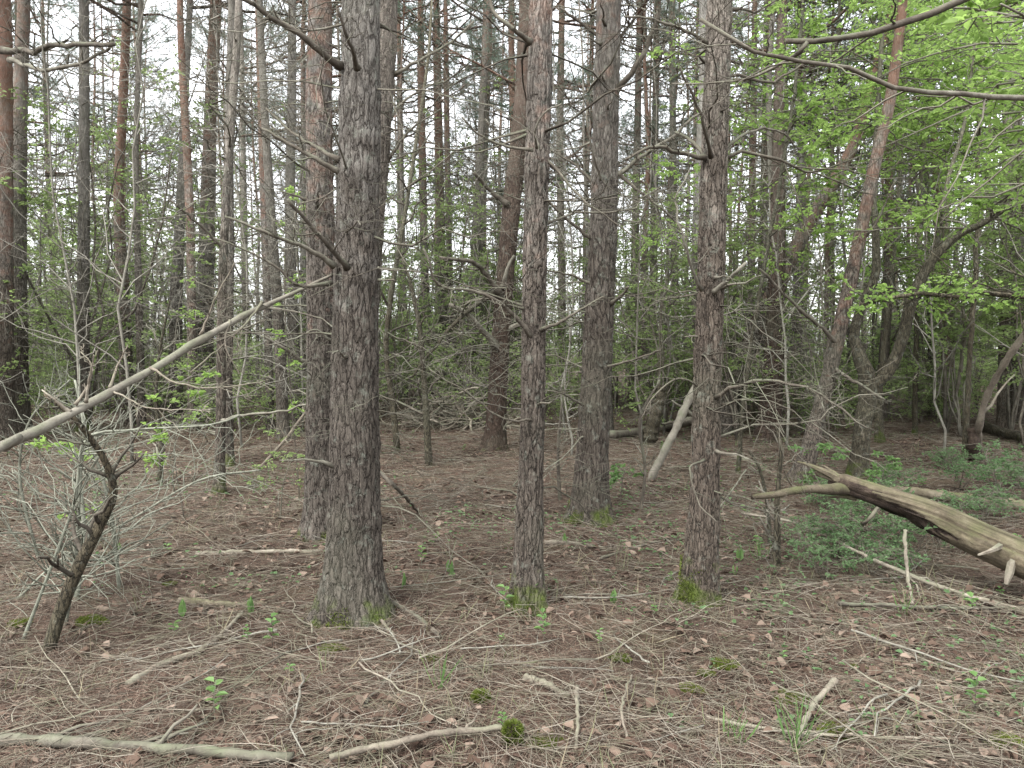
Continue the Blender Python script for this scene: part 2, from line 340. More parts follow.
# ------------------------------------------------------------------ the ground
def make_ground():
    nr, na = 560, 900
    rr = np.geomspace(0.3, 140, nr); th = np.linspace(0, 2 * math.pi, na, endpoint=False)
    X = rr[:, None] * np.sin(th)[None]; Y = rr[:, None] * np.cos(th)[None]
    V = np.stack([X, Y, ground_h(X, Y)], -1).reshape(-1, 3)
    i = np.arange(nr - 1)[:, None]; j = np.arange(na)[None]; j2 = (j + 1) % na
    Q = np.stack([i * na + j, (i + 1) * na + j, (i + 1) * na + j2, i * na + j2], -1).reshape(-1, 4)[:, ::-1]
    V = np.concatenate([V, [[0, 0, float(ground_h(0.0, 0.0))]]]); c = len(V) - 1
    T = np.stack([np.full(na, c), np.arange(na), (np.arange(na) + 1) % na], -1)[:, ::-1]
    mb = MB(); mb.add(V, Q, T); o = mb.build('ground', [M['ground']]); tag(o, kind='structure'); return o
make_ground()

# ------------------------------------------------------------------ branch generator
def wander(n, k, amp):
    w = rng.normal(size=(n, k, 3)) * amp; w[:, 0] = 0
    return np.cumsum(w, axis=1)

def side_shoots(P, rad, n, ang=(0.6, 1.2), lf=(0.25, 0.6), k=5, t0=0.2, droop=0.0, flat=0.6, minr=0.001, kl=None):
    """shoots off each polyline in P [N,K,3] -> [N*n,k,3], radii"""
    N, K, _ = P.shape
    t = rng.uniform(t0, 0.98, size=(N, n)); x = t * (K - 1); i = np.minimum(x.astype(int), K - 2); f = (x - i)[..., None]
    ar = np.arange(N)[:, None]
    p = P[ar, i] * (1 - f) + P[ar, i + 1] * f; d = norm(P[ar, i + 1] - P[ar, i])
    r = rad[ar, i] * 0.55
    total = np.linalg.norm(np.diff(P, axis=1), axis=2).sum(1)[:, None]
    L = total * rng.uniform(*lf, size=(N, n)) * (1.15 - 0.75 * t)
    rnd = rng.normal(size=(N, n, 3)); rnd[..., 2] *= flat
    s = norm(rnd - d * (rnd * d).sum(-1, keepdims=True)); a = rng.uniform(*ang, size=(N, n))[..., None]
    dd = norm(d * np.cos(a) + s * np.sin(a))
    u = np.linspace(0, 1, k)[None, None, :, None]
    Q = p[:, :, None, :] + dd[:, :, None, :] * u * L[..., None, None]
    Q = Q.reshape(N * n, k, 3) + wander(N * n, k, 0.05) * L.reshape(-1, 1, 1)
    Q[..., 2] -= droop * (np.linspace(0, 1, k)[None] ** 2) * L.reshape(-1, 1)
    rr = np.maximum(r.reshape(-1, 1) * np.linspace(1, 0.35, k)[None], minr)
    return Q, rr

def branch_arrays(L, r0, rise, sag, ntw=8, nsub=2, k=9):
    """one dead branch from the origin along +X"""
    t = np.linspace(0, 1, k)
    P = np.zeros((1, k, 3)); P[0, :, 0] = L * t; P[0, :, 2] = L * (rise * t - sag * t * t)
    P += wander(1, k, 0.028 * L)
    rad = np.maximum(r0 * (1 - 0.8 * t) , 0.0016)[None] * np.ones((1, k)); rad[0, 0] *= 1.5
    tw, tr = side_shoots(P, rad, ntw, t0=0.2)
    out = [(P, rad, 6), (tw, tr, 4)]
    if nsub:
        s, sr = side_shoots(tw, tr, nsub, k=4, t0=0.3, lf=(0.3, 0.7)); out.append((s, sr, 3))
    return out

def rot_z(P, a):
    c, s = math.cos(a), math.sin(a); Q = P.copy()
    Q[..., 0] = P[..., 0] * c - P[..., 1] * s; Q[..., 1] = P[..., 0] * s + P[..., 1] * c; return Q

# ------------------------------------------------------------------ shared pine templates
BRANCH = []
for i in range(14):
    mb = MB(); L = rng.uniform(0.7, 1.7)
    for P, r, s in branch_arrays(L, 0.005 + 0.0035 * L, rng.uniform(-0.1, 0.45), rng.uniform(0.0, 0.5), 11, 3): tubes(mb, P, r, s)
    BRANCH.append(mb.mesh('dead_branch', [M['deadwood']]))
STUB = []
for i in range(5):
    mb = MB(); L = rng.uniform(0.07, 0.3)
    for P, r, s in branch_arrays(L, 0.009, rng.uniform(0, 0.4), 0.1, 2, 0, 6): tubes(mb, P, r, s)
    STUB.append(mb.mesh('branch_stub', [M['deadwood']]))

def twig_tangle_mesh(z0, z1, per, whorl, scale=1.0, minr=0.0016, mat='greytwig'):
    mb = MB(); z = z0
    while z < z1:
        for a in rng.uniform(0, 2 * math.pi, size=max(1, int(round(per * rng.uniform(0.5, 1.5))))):
            L = rng.uniform(0.4, 1.9) * scale
            for P, r, s in branch_arrays(L, 0.0045 + 0.0028 * L, rng.uniform(-0.15, 0.5), rng.uniform(0, 0.55), 8, 2, 8):
                Q = rot_z(P, a); Q[..., 2] += z + rng.normal() * 0.04; tubes(mb, Q, np.maximum(r, minr), 3, cap=False)
        z += whorl * rng.uniform(0.7, 1.3)
    return mb.mesh('twig_tangle', [M[mat]])
TANGLE = [twig_tangle_mesh(0.8, 8.0, 3.6, 0.42, 0.95, 0.0013) for i in range(4)]
TANGLE_SPARSE = [twig_tangle_mesh(0.7, 7.5, 3, 0.45, 0.75, 0.0012, 'deadwood') for i in range(3)]
TANGLE_FAR = [twig_tangle_mesh(0.6, 8.0, 2.6, 0.45, 0.95, 0.0014) for i in range(4)]

def pine_crown_mesh(H=6.5, nb=38, wide=1.9):
    """live crown from z=0 up to H, limbs and needle tufts"""
    mb = MB(); tp, td = [], []
    for i in range(nb):
        z = H * (rng.uniform() ** 0.85) * 0.97
        L = wide * (1.05 - z / H) ** 0.7 * rng.uniform(0.5, 1.2) + 0.25; a = rng.uniform(0, 2 * math.pi); rise = rng.uniform(0.05, 0.7)
        k = 6; t = np.linspace(0, 1, k); P = np.zeros((1, k, 3)); P[0, :, 0] = L * t; P[0, :, 2] = L * rise * t * t
        P = rot_z(P + wander(1, k, 0.03 * L), a); P[..., 2] += z
        r = np.maximum(0.022 * (1 - 0.8 * t), 0.004)[None] * (0.4 + 0.4 * L)
        tubes(mb, P, r, 4, 0, cap=False)
        tw, tr = side_shoots(P, r, 9, k=4, t0=0.25, lf=(0.2, 0.5), flat=0.5, droop=-0.3); tubes(mb, tw, tr, 3, 0, cap=False)
        allp = np.concatenate([tw, P[:, -4:]])
        for f in (0.45, 0.65, 0.85, 1.0):
            x = f * 2.999; ii = int(x); g = x - ii
            tp.append(allp[:, ii] * (1 - g) + allp[:, ii + 1] * g); td.append(allp[:, -1] - allp[:, -2])
    tp = np.concatenate(tp); td = norm(np.concatenate(td) + np.array([0, 0, 0.02])); n = 8
    pos = np.repeat(tp, n, 0) + rng.normal(size=(len(tp) * n, 3)) * 0.015
    d = norm(np.repeat(td, n, 0) * 0.8 + rng.normal(size=(len(tp) * n, 3)) * 0.6)
    blades(mb, pos, d, rng.uniform(0.07, 0.13, len(pos)), rng.uniform(0.004, 0.008, len(pos)), 1)
    return mb.mesh('crown', [M['bark'], M['needle']])
CROWN = [pine_crown_mesh(rng.uniform(5.5, 7.5), 25, rng.uniform(1.5, 2.1)) for i in range(5)]

def trunk_into(mb, P, r, sides, m=0, knots=True, flare=0.5, seedv=0):
    """P[k,3] local path, r[k]; knots at whorls, flared and slightly fluted base"""
    k = len(P); s = np.concatenate([[0], np.cumsum(np.linalg.norm(np.diff(P, axis=0), axis=1))])
    th = np.arange(sides) * 2 * math.pi / sides
    rr = r[:, None] * np.ones((1, sides))
    if knots:
        for zk in np.arange(0.55, s[-1], 0.47): rr *= 1 + 0.05 * np.exp(-((s - zk - 0.12 * vnoise(zk * 3, seedv, 5)) / 0.05) ** 2)[:, None]
    ph = rng.uniform(0, 6.28, 3); fl = np.exp(-s / 0.13)[:, None]
    rr *= 1 + 0.22 * (flare > 0.4) * np.exp(-s / 0.38)[:, None] + flare * fl * (0.7 + 0.45 * np.cos(3 * th + ph[0])[None] + 0.3 * np.cos(5 * th + ph[1])[None]) + 0.025 * np.cos(2 * th[None] + ph[2] + s[:, None] * 0.7)
    rr *= 1 + 0.06 * (vnoise(th[None] * 1.3 + 0 * s[:, None], s[:, None] * 3.0, 11 + seedv)) + 0.03 * vnoise(th[None] * 5 + 0 * s[:, None], s[:, None] * 9.0, 17 + seedv)
    t = np.gradient(P, axis=0); t = norm(t); ref = np.array([0, 1.0, 0]); a = norm(np.cross(ref[None], t)); b = np.cross(t, a)
    V = P[:, None] + rr[..., None] * (a[:, None] * np.cos(th)[None, :, None] + b[:, None] * np.sin(th)[None, :, None])
    i = np.arange(k - 1)[:, None]; j = np.arange(sides)[None]; j2 = (j + 1) % sides
    Q = np.stack([i * sides + j, i * sides + j2, (i + 1) * sides + j2, (i + 1) * sides + j], -1).reshape(-1, 4)
    mb.add(V.reshape(-1, 3), Q[:, ::-1] if False else Q, None, m)

def trunk_path(pts, H, base=None):
    """pixel control points (px, py, width px) from the base up -> world path and radii, carried on above the frame"""
    b = on_ground(pts[0][0], pts[0][1]) if base is None else base
    D = b[1]; P = [b - np.array([0, 0, 0.06])]; r = [pts[0][2] * D / F_PX / 2]
    for px, py, w in pts[1:]:
        P.append(at(px, py, D)); r.append(w * D / F_PX / 2)
    P = np.array(P); r = np.array(r); top = P[-1].copy()
    d = norm(P[-1] - P[-2]); d = norm(d * np.array([0.5, 0.5, 1.0])); n = 4
    if H > top[2] + 0.5:
        ex = np.linspace(0, 1, n + 1)[1:, None]; hh = (H - top[2]) / max(d[2], 0.3)
        P = np.concatenate([P, top[None] + d[None] * ex * hh]); r = np.concatenate([r, r[-1] * (1 - 0.86 * ex[:, 0])])
    return b, P - b[None], r

def dense_path(P, r, fine_to, step, coarse):
    X = catmull(np.concatenate([P, r[:, None]], 1), 1500)
    s = np.concatenate([[0], np.cumsum(np.linalg.norm(np.diff(X[:, :3], axis=0), axis=1))])
    f1 = min(fine_to, s[-1]); q = np.arange(0, f1, step)
    if s[-1] > f1: q = np.concatenate([q, np.linspace(f1, s[-1], max(2, int((s[-1] - f1) / coarse)))])
    Y = np.stack([np.interp(q, s, X[:, c]) for c in range(4)], 1)
    return Y[:, :3], np.maximum(Y[:, 3], 0.006)

def moss_mesh(r, h, n=2600):
    mb = MB(); a = rng.uniform(0, 2 * math.pi, n); z = h * rng.uniform(0, 1, n) ** 1.9 * (0.55 + 0.9 * (vnoise(a * 1.4, 0 * a + r * 50, 3) + 0.5))
    rad = r * (1 + 0.16 * np.exp(-z / 0.38) + 0.4 * np.exp(-z / 0.13)) + 0.001
    pos = np.stack([np.cos(a) * rad, np.sin(a) * rad, z - 0.015], 1)
    d = norm(np.stack([np.cos(a), np.sin(a), 0.5 + 0 * a], 1) + rng.normal(size=(n, 3)) * 0.5)
    blades(mb, pos, d, rng.uniform(0.005, 0.016, n), rng.uniform(0.003, 0.006, n), 0)
    n2 = n // 4; a = rng.uniform(0, 2 * math.pi, n2); rad = r * (1.35 + rng.exponential(0.14, n2))
    pos = np.stack([np.cos(a) * rad, np.sin(a) * rad, 0 * a + 0.005], 1)
    blades(mb, pos, norm(np.array([[0, 0, 1.0]]) + rng.normal(size=(n2, 3)) * 0.6), rng.uniform(0.006, 0.018, n2), rng.uniform(0.003, 0.006, n2), 0)
    return mb.mesh('moss', [M['moss']])

def add_part(name, me, parent, loc=(0, 0, 0), rz=0.0, sc=1.0, kind=None):
    o = link(name, me, parent); o.location = loc; o.rotation_euler = (0, 0, rz)
    o.scale = (sc, sc, sc) if not isinstance(sc, tuple) else sc
    if kind: o['kind'] = kind
    return o

def path_at(P, z):
    i = int(np.argmax(P[:, 2] >= z)) if (P[:, 2] >= z).any() else len(P) - 1
    return P[i]

def drawn_branch(root, base, pix, w0, w1, ntw=7, nsub=2, name='branch', mat=None, kink=0.0055):
    """a branch drawn through (px, py, depth) points"""
    X = np.array([at(a, b, d) for a, b, d in pix]) - base[None]; D = pix[0][2]
    P = catmull(X, 14)[None]; P[:, 1:] += rng.normal(size=(1, 13, 3)) * kink * np.linalg.norm(X[-1] - X[0])
    r = (w1 + (w0 - w1) * np.linspace(1, 0, 14) ** 1.3)[None] * 0.8 * D / F_PX / 2; r[0, 0] *= 1.5; r[0, 1] *= 1.15
    mb = MB(); tubes(mb, P, r, 8)
    if ntw:
        tw, tr = side_shoots(P, r * 0.8, ntw * 2, t0=0.25, lf=(0.12, 0.42), k=6); tubes(mb, tw, np.maximum(tr, 0.0013), 4)
        if nsub:
            s, sr = side_shoots(tw, tr, nsub, k=4, t0=0.3); tubes(mb, s, np.maximum(sr, 0.0013), 3)
    o = mb.build(name, [mat or M['deadwood']], root); o['orange_start'] = 50.0; return o

def pine(pts, label, H=14.0, near=False, orange=6.0, moss=0.0, nbranch=8, nstub=0, tangle='mid', crown=True, crown_z=None, drawn=(), name='pine_tree', sides=28, mat=None, group=None, category='pine tree', knots=True):
    b, P, r = trunk_path(pts, H)
    root = empty(name, b, label, category, group)
    if not near: r = r * 0.85
    if near: Y, q = dense_path(P, r, 4.6, 0.009, 0.12); sides = 150
    else: Y, q = dense_path(P, r, 7.0, 0.06, 0.25)
    mb = MB(); trunk_into(mb, Y, q, sides, 0, knots=knots, seedv=int(pts[0][0]))
    t = mb.build('trunk', [mat or (M['bark_near'] if near else M['bark'])], root); t['orange_start'] = float(orange); t['moss_height'] = float(moss)
    top = Y[-1]
    if crown:
        cz = crown_z or H * 0.52; p = path_at(Y, cz)
        add_part('crown', CROWN[rng.integers(len(CROWN))], root, p, rng.uniform(0, 6.28), (H - cz) / 6.3)
    for i in range(nbranch):
        z = rng.uniform(0.9, min(7.0, H * 0.6)); p = path_at(Y, z); add_part('branch', BRANCH[rng.integers(len(BRANCH))], root, p, rng.uniform(-0.6, 3.74) if near else rng.uniform(0, 6.28), rng.uniform(0.7, 1.15))
    for i in range(nstub):
        z = rng.uniform(0.5, 4.5); k = int(np.argmax(Y[:, 2] >= z)); a = rng.uniform(0, 6.28)
        p = Y[k] + np.array([math.cos(a), math.sin(a), 0]) * q[k] * 0.9; add_part('branch_stub', STUB[rng.integers(len(STUB))], root, p, a, rng.uniform(0.7, 1.3))
    if tangle:
        T = {'mid': TANGLE, 'sparse': TANGLE_SPARSE, 'far': TANGLE_FAR}[tangle]
        lean = Y[int(len(Y) * 0.6)]; o = add_part('twig_tangle', T[rng.integers(len(T))], root, (0, 0, 0), rng.uniform(0, 6.28), rng.uniform(0.85, 1.1), 'stuff')
    if moss and near: add_part('moss', moss_mesh(float(q[60]), moss * 1.2, int(2000 + 14000 * max(0, moss - 0.06))), root)
    D = b[1]
    for br in drawn:
        pix = [(x, y, D + dd) for x, y, dd in br[0]]; drawn_branch(root, b, pix, br[1], br[2], *(br[3:]))
    return root, b, Y, q

# ------------------------------------------------------------------ the pines that stand out
pine([(353, 614, 60), (354, 560, 52), (355, 500, 48), (355, 400, 46), (356, 300, 43), (358, 200, 41), (360, 100, 39), (361, 0, 36)],
     'thickest grey pine, deeply plated bark, mossy foot, standing in front of two others', 15, True, 7, 0.09, 7, 12, 'sparse',
     drawn=[([(340, 66, -.05), (318, 50, -.2), (290, 28, -.3), (262, 12, -.4), (235, -10, -.5)], 9, 5, 4),
            ([(357, 68, -.14), (352, 50, -.3), (344, 28, -.4), (338, 8, -.45)], 7, 3, 2),
            ([(340, 172, -.05), (318, 160, -.1), (300, 150, -.1), (262, 128, -.15)], 7, 3, 5), ([(340, 160, -.05), (300, 138, .1), (266, 108, .2)], 6, 2.5, 4),
            ([(347, 268, -.16), (330, 248, -.3), (310, 225, -.4), (288, 200, -.5)], 7, 4, 4), ([(334, 266, -.1), (310, 250, -.2), (280, 238, -.3), (224, 216, -.4)], 7, 3, 6),
            ([(331, 283, -.1), (300, 285, -.3), (270, 262, -.4), (220, 240, -.5)], 5, 2, 6), ([(378, 268, -.1), (392, 270, -.15), (400, 270, -.2)], 3, 2, 0),
            ([(379, 280, -.1), (392, 280, -.3), (396, 281, -.3)], 3, 2, 0)])
pine([(321, 536, 36), (321, 480, 30), (321, 400, 28), (321, 300, 27), (320, 200, 26), (319, 100, 24), (320, 0, 22)],
     'pine with orange flaking upper bark, tucked close behind the thickest grey pine', 15, True, 2.9, 0.06, 5, 6, 'sparse',
     drawn=[([(313, 366, 0), (298, 358, -.1), (284, 348, -.2), (262, 336, -.3)], 6, 3, 3), ([(330, 340, -.1), (315, 330, -.2), (296, 338, -.3), (270, 345, -.4)], 3, 1.5, 5)])
pine([(356, 530, 29), (361, 400, 27), (369, 250, 26), (380, 100, 26), (385, 0, 25)],
     'grey pine almost hidden behind the thickest one, its upper stem showing beside it', 15, True, 6.5, 0.06, 4, 5, 'sparse',
     drawn=[([(393, 75, 0), (420, 60, -.1), (455, 40, -.1), (475, 20, -.1)], 5, 2.5, 5), ([(390, 120, 0), (405, 100, 0), (440, 80, .1)], 4, 2, 4), ([(388, 160, 0), (410, 130, -.1), (440, 110, -.1)], 4, 2, 3)])
pine([(527, 609, 33), (528, 560, 28), (531, 480, 25), (533, 400, 24), (534, 300, 24), (536, 200, 24), (539, 100, 24), (541, 0, 22)],
     'slim straight pine with bright moss collar, alone between the thickest pine and two others', 13, True, 3.3, 0.14, 5, 9, 'sparse',
     drawn=[([(531, 336, -.05), (518, 318, -.1), (498, 302, -.2), (470, 290, -.3), (440, 286, -.4), (425, 250, -.5)], 6, 2.5, 8), ([(541, 330, -.05), (560, 322, -.1), (580, 310, -.1), (604, 296, -.1)], 5, 2, 4),
            ([(533, 150, -.1), (505, 146, -.15), (480, 135, -.2), (462, 118, -.3)], 4, 2, 5), ([(537, 148, -.1), (535, 130, -.25), (545, 112, -.3), (562, 104, -.3)], 3, 2, 0),
            ([(530, 42, -.1), (515, 30, -.2), (495, 14, -.2), (488, -5, -.2)], 7, 4, 2), ([(543, 155, 0), (565, 180, -.1), (590, 205, -.2), (640, 240, -.3)], 4, 1.5, 6), ([(533, 420, -.05), (505, 420, -.2), (470, 395, -.3), (430, 370, -.4)], 3, 1.5, 6)])
pine([(494, 449, 26), (496, 420, 22), (500, 350, 21), (505, 280, 20), (512, 200, 21), (521, 120, 20), (527, 0, 18)],
     'dark pine leaning behind the slim straight pine, dead limbs reaching out at head height', 15, False, 6.5, 0.0, 8, 6, 'mid', sides=48, mat=M['bark_brown'],
     drawn=[([(495, 345, -.1), (482, 330, -.4), (468, 315, -.6), (450, 305, -.8)], 9, 5, 4), ([(500, 295, -.1), (485, 272, -.3), (472, 262, -.5), (440, 258, -.7)], 8, 4, 5), ([(508, 205, -.1), (490, 190, -.2), (474, 172, -.4)], 7, 4, 4),
            ([(497, 290, 0), (475, 305, -.5), (445, 335, -1), (412, 376, -1.2)], 8, 2.5, 5, 2, 'branch', M['bark_dark']), ([(503, 288, -.1), (507, 270, -.2), (514, 255, -.2)], 7, 3, 1), ([(505, 330, 0), (530, 320, -.2), (545, 312, -.2)], 7, 5, 0)])
pine([(589, 521, 38), (591, 480, 33), (595, 400, 31), (600, 300, 29), (604, 200, 27), (606, 100, 25), (609, 0, 23)],
     'sturdy grey pine with ring-like knots, standing behind and beside the slim straight pine', 15, True, 4.6, 0.13, 7, 10, 'sparse',
     drawn=[([(612, 96, 0), (630, 75, -.1), (645, 50, -.15), (660, 8, -.2)], 8, 5, 4), ([(612, 180, 0), (640, 158, -.1), (670, 138, -.2), (705, 110, -.3)], 6, 3, 6), ([(601, 180, -.1), (595, 160, -.2), (588, 130, -.3), (587, 110, -.3)], 3, 2, 1),
            ([(596, 242, 0), (570, 222, -.1), (545, 200, -.2), (520, 190, -.3)], 5, 2, 6), ([(596, 185, 0), (575, 165, .1), (550, 150, .2)], 5, 2, 5), ([(616, 172, 0), (650, 200, -.2), (690, 232, -.4)], 5, 2, 5),
            ([(593, 285, -.05), (570, 275, -.1), (545, 270, -.2)], 4, 2, 3), ([(612, 303, -.1), (625, 292, -.3), (628, 287, -.4)], 5, 3, 0), ([(594, 370, 0), (640, 358, -.3), (660, 350, -.4)], 4, 2, 3), ([(608, 45, 0), (590, 30, 0), (560, 8, 0)], 5, 3, 4),
            ([(592, 410, -.05), (565, 395, -.2), (548, 385, -.3)], 4, 2, 3)])
pine([(698, 602, 36), (702, 550, 31), (705, 480, 28), (707, 400, 27), (710, 300, 27), (713, 200, 26), (716, 100, 25), (720, 0, 24)],
     'slim pine with shaggy green moss collar, nearest the big fallen log', 13, True, 5.5, 0.19, 5, 10, 'sparse',
     drawn=[([(711, 157, -.1), (705, 130, -.3), (695, 100, -.4), (680, 68, -.5)], 5, 2.5, 1), ([(705, 157, -.05), (680, 153, -.1), (655, 146, -.2), (625, 160, -.3)], 6, 3, 5), ([(705, 155, 0), (690, 140, .1), (675, 132, .1)], 6, 4, 0),
            ([(707, 45, 0), (690, 32, -.1), (655, 20, -.2), (625, 16, -.3)], 5, 2.5, 6), ([(714, 292, -.1), (728, 280, -.2), (738, 270, -.3), (746, 263, -.3)], 6, 4, 1), ([(702, 290, -.1), (692, 270, -.2), (682, 235, -.3), (676, 200, -.3), (690, 170, -.3)], 4, 2, 5),
            ([(714, 398, -.05), (735, 386, -.2), (770, 381, -.3), (810, 390, -.4), (868, 428, -.5)], 5, 2, 8), ([(718, 157, 0), (745, 135, .2), (775, 130, .4), (800, 150, .6)], 5, 2, 5), ([(703, 390, 0), (680, 378, -.1), (655, 395, -.2), (640, 420, -.2)], 3, 1.5, 6),
            ([(704, 460, -.1), (690, 470, -.3), (700, 505, -.4), (716, 522, -.5)], 3, 2, 2), ([(722, 80, 0), (740, 75, .1), (770, 82, .2), (810, 62, .3)], 5, 2.5, 5)])

pine([(0, 442, 32), (0, 330, 27), (0, 200, 26), (0, 100, 26), (-2, 0, 26)], 'orange-barked pine cut by the picture edge, fused beside a dark twin', 16, False, 2.6, 0, 8, 2, 'mid', sides=44,
     drawn=[([(0, 50, -.3), (25, 52, -.6), (60, 45, -1.2), (112, 44, -2)], 7, 5, 4), ([(10, 60, -.3), (50, 70, -1), (90, 60, -1.5), (115, 45, -1.8)], 6, 3, 5)])
pine([(16, 436, 28), (16, 330, 24), (17, 250, 20), (20, 100, 16), (24, 0, 13)], 'dark grey pine twin beside the orange-barked pine at the picture edge', 15, False, 5.5, 0, 8, 3, 'mid', sides=40)
pine([(83, 432, 16), (83, 330, 14), (84, 200, 12), (84, 0, 10)], 'dark pine trunk furred with green leaves, two trunks in from the edge pair', 14, False, 9, 0.3, 6)
pine([(127, 426, 16), (125, 330, 14), (119, 200, 11), (123, 100, 10), (127, 0, 9)], 'tall slender pine whose upper half is clear orange-brown, above the leaning pole', 15, False, 2.4, 0, 6)
pine([(142, 431, 9), (139, 300, 8), (136, 150, 6), (141, 0, 6)], 'thin grey stem rising close beside the slender orange-brown pine', 13, False, 8, 0, 5)
pine([(176, 425, 16), (176, 300, 14), (180, 220, 11), (185, 100, 8), (190, 0, 7)], 'pale grey pine forking slightly, third behind the leaning pole', 14, False, 8, 0, 6)
pine([(206, 421, 22), (205, 330, 19), (208, 200, 17), (211, 100, 14), (216, 0, 13)], 'stout brown pine with an orange scar high up, partly behind a thin grey one', 15, False, 4.6, 0, 7, 2)
pine([(219, 494, 13), (220, 450, 11), (221, 400, 11), (222, 300, 10), (226, 200, 9), (233, 100, 9), (239, 0, 8)], 'thin pale grey pine with green mossy foot, crossed by the leaning pole', 11, False, 9, 0.18, 5, 4, 'sparse',
     drawn=[([(221, 335, 0), (240, 330, -.1), (265, 320, -.3)], 3, 2, 3), ([(220, 420, 0), (245, 415, -.3), (290, 410, -.6), (325, 395, -.8)], 4, 2, 5), ([(224, 250, 0), (200, 225, -.2), (170, 200, -.4)], 4, 2, 5)])
pine([(229, 466, 11), (228, 380, 10), (230, 250, 9), (229, 120, 9), (232, 0, 8)], 'brownish pine standing directly behind the thin pale mossy-footed one', 13, False, 8, 0.15, 5)
pine([(270, 432, 10), (268, 330, 9), (263, 180, 8), (258, 0, 7)], 'slim pine turning orange aloft, midway between thin pale pine and thickest pine', 14, False, 3.2, 0, 6)
pine([(284, 440, 14), (279, 330, 13), (270, 200, 10), (262, 60, 8)], 'dark leaning pine just left of the pine with orange flaking upper bark', 14, False, 9, 0, 6)
pine([(297, 424, 13), (293, 330, 13), (290, 220, 12), (292, 80, 10)], 'grey pine peeping out beside the pine with orange flaking upper bark', 14, False, 9, 0, 6)
pine([(403, 398, 10), (403, 330, 8), (402, 250, 8), (400, 120, 7)], 'short-looking dark pine behind the two bare saplings, right of the thickest pine', 13, False, 7, 0, 5)
pine([(427, 402, 13), (426, 330, 11), (423, 200, 9), (421, 60, 8)], 'reddish brown pine at the brush heap, first of three in a tight row', 15, False, 4.5, 0, 6)
pine([(442, 400, 13), (443, 330, 11), (440, 200, 10), (437, 60, 9)], 'reddish brown pine at the brush heap, middle of three in a tight row', 15, False, 4, 0, 6)
pine([(452, 402, 9), (451, 330, 8), (448, 200, 7), (446, 60, 6)], 'thinnest brown pine at the brush heap, last of three in a tight row', 14, False, 5, 0, 5)
pine([(470, 408, 12), (472, 320, 11), (478, 200, 10), (483, 100, 9), (487, 0, 8)], 'grey pine leaning right against bright sky, just left of dark leaning pine', 15, False, 8, 0, 6)
pine([(478, 398, 9), (480, 300, 8), (484, 180, 7), (489, 60, 6)], 'thin grey pine right behind the one leaning against bright sky', 14, False, 8, 0, 5)
pine([(561, 404, 10), (562, 300, 9), (560, 150, 8), (562, 0, 7)], 'narrow pine seen between the slim straight pine and the sturdy knotted one', 14, False, 7, 0, 6)
pine([(632, 408, 10), (634, 300, 9), (637, 150, 8), (640, 0, 7)], 'narrow pine in the gap just right of the sturdy knotted pine', 14, False, 7, 0, 6)
pine([(652, 404, 11), (653, 300, 9), (655, 150, 8), (657, 0, 7)], 'slim grey pine midway between sturdy knotted pine and mossy-collared pine', 15, False, 7, 0, 6)
pine([(676, 410, 11), (675, 300, 9), (673, 150, 8), (672, 0, 7)], 'slim pine close left of the shaggy mossy-collared pine', 15, False, 8, 0, 6)
pine([(716, 436, 27), (737, 375, 24), (770, 300, 20), (810, 222, 16), (852, 148, 13)], 'strongly leaning pine, orange aloft, slanting out from behind the mossy-collared pine', 9.5, False, 2.6, 0, 3, 3, None, crown_z=7.5, sides=36)
pine([(768, 440, 28), (771, 400, 25), (775, 340, 22), (777, 250, 18), (779, 100, 12), (783, 0, 10)], 'upright dark red-brown pine crossing behind the strongly leaning one', 15, False, 7.5, 0, 6, 4, 'mid', sides=40, mat=M['bark_brown'])
pine([(799, 480, 23), (812, 440, 19), (835, 350, 17), (857, 250, 15), (876, 160, 13), (891, 95, 12)], 'slanting reddish pine between the big fallen log and the forked tree', 9, False, 2.3, 0.1, 3, 3, None, crown_z=6.5, sides=36,
     drawn=[([(838, 345, 0), (815, 322, -.2), (795, 305, -.3), (760, 270, -.4)], 6, 3, 3), ([(834, 368, -.05), (860, 385, -.2), (885, 400, -.3)], 5, 3, 3), ([(857, 245, 0), (875, 225, 0), (895, 180, 0)], 4, 2, 3)])
pine([(932, 417, 8), (931, 360, 7), (929, 300, 6), (927, 200, 6)], 'thin upright dark stem, right of the forked tree and left of a red-brown one', 8, False, 8, 0, 4, 0, 'sparse')
pine([(949, 421, 14), (947, 360, 12), (944, 310, 11), (938, 200, 9), (930, 60, 7)], 'red-brown pine half hidden by green leaves beyond the forked tree', 13, False, 0.3, 0.1, 5)
pine([(1003, 432, 13), (1004, 330, 11), (1006, 200, 10), (1010, 0, 9)], 'dark pine behind the pale slanting pole near the picture edge', 14, False, 8, 0, 6)
pine([(1019, 424, 19), (1019, 330, 16), (1017, 200, 14), (1014, 0, 12)], 'thick dark pine at the edge beyond the pale slanting pole', 14, False, 8, 0, 6)

# ------------------------------------------------------------------ the pines deep in the wood
def far_trunk_mesh(r0, H, lean, seedv):
    n = 60; z = np.linspace(-0.1, H, n)
    P = np.stack([lean * z + 0.15 * vnoise(z / 2.7, 0 * z, seedv) - 0.15 * vnoise(-0.1 / 2.7, 0.0, seedv), 0.15 * vnoise(z / 3.1, 0 * z + 9, seedv), z], 1)
    mb = MB(); trunk_into(mb, P, np.maximum(r0 * (1 - z / H * 0.92) ** 0.8, 0.006), 14, 0, seedv=seedv); return mb.mesh('trunk', [M['bark_far_lit']])
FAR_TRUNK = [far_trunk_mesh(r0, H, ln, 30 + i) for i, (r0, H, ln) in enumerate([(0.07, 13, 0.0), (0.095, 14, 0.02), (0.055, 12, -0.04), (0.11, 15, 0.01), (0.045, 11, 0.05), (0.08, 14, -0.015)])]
FAR_H = [13, 14, 12, 15, 11, 14]; FAR_LEAN = [0, 0.02, -0.04, 0.01, 0.05, -0.015]
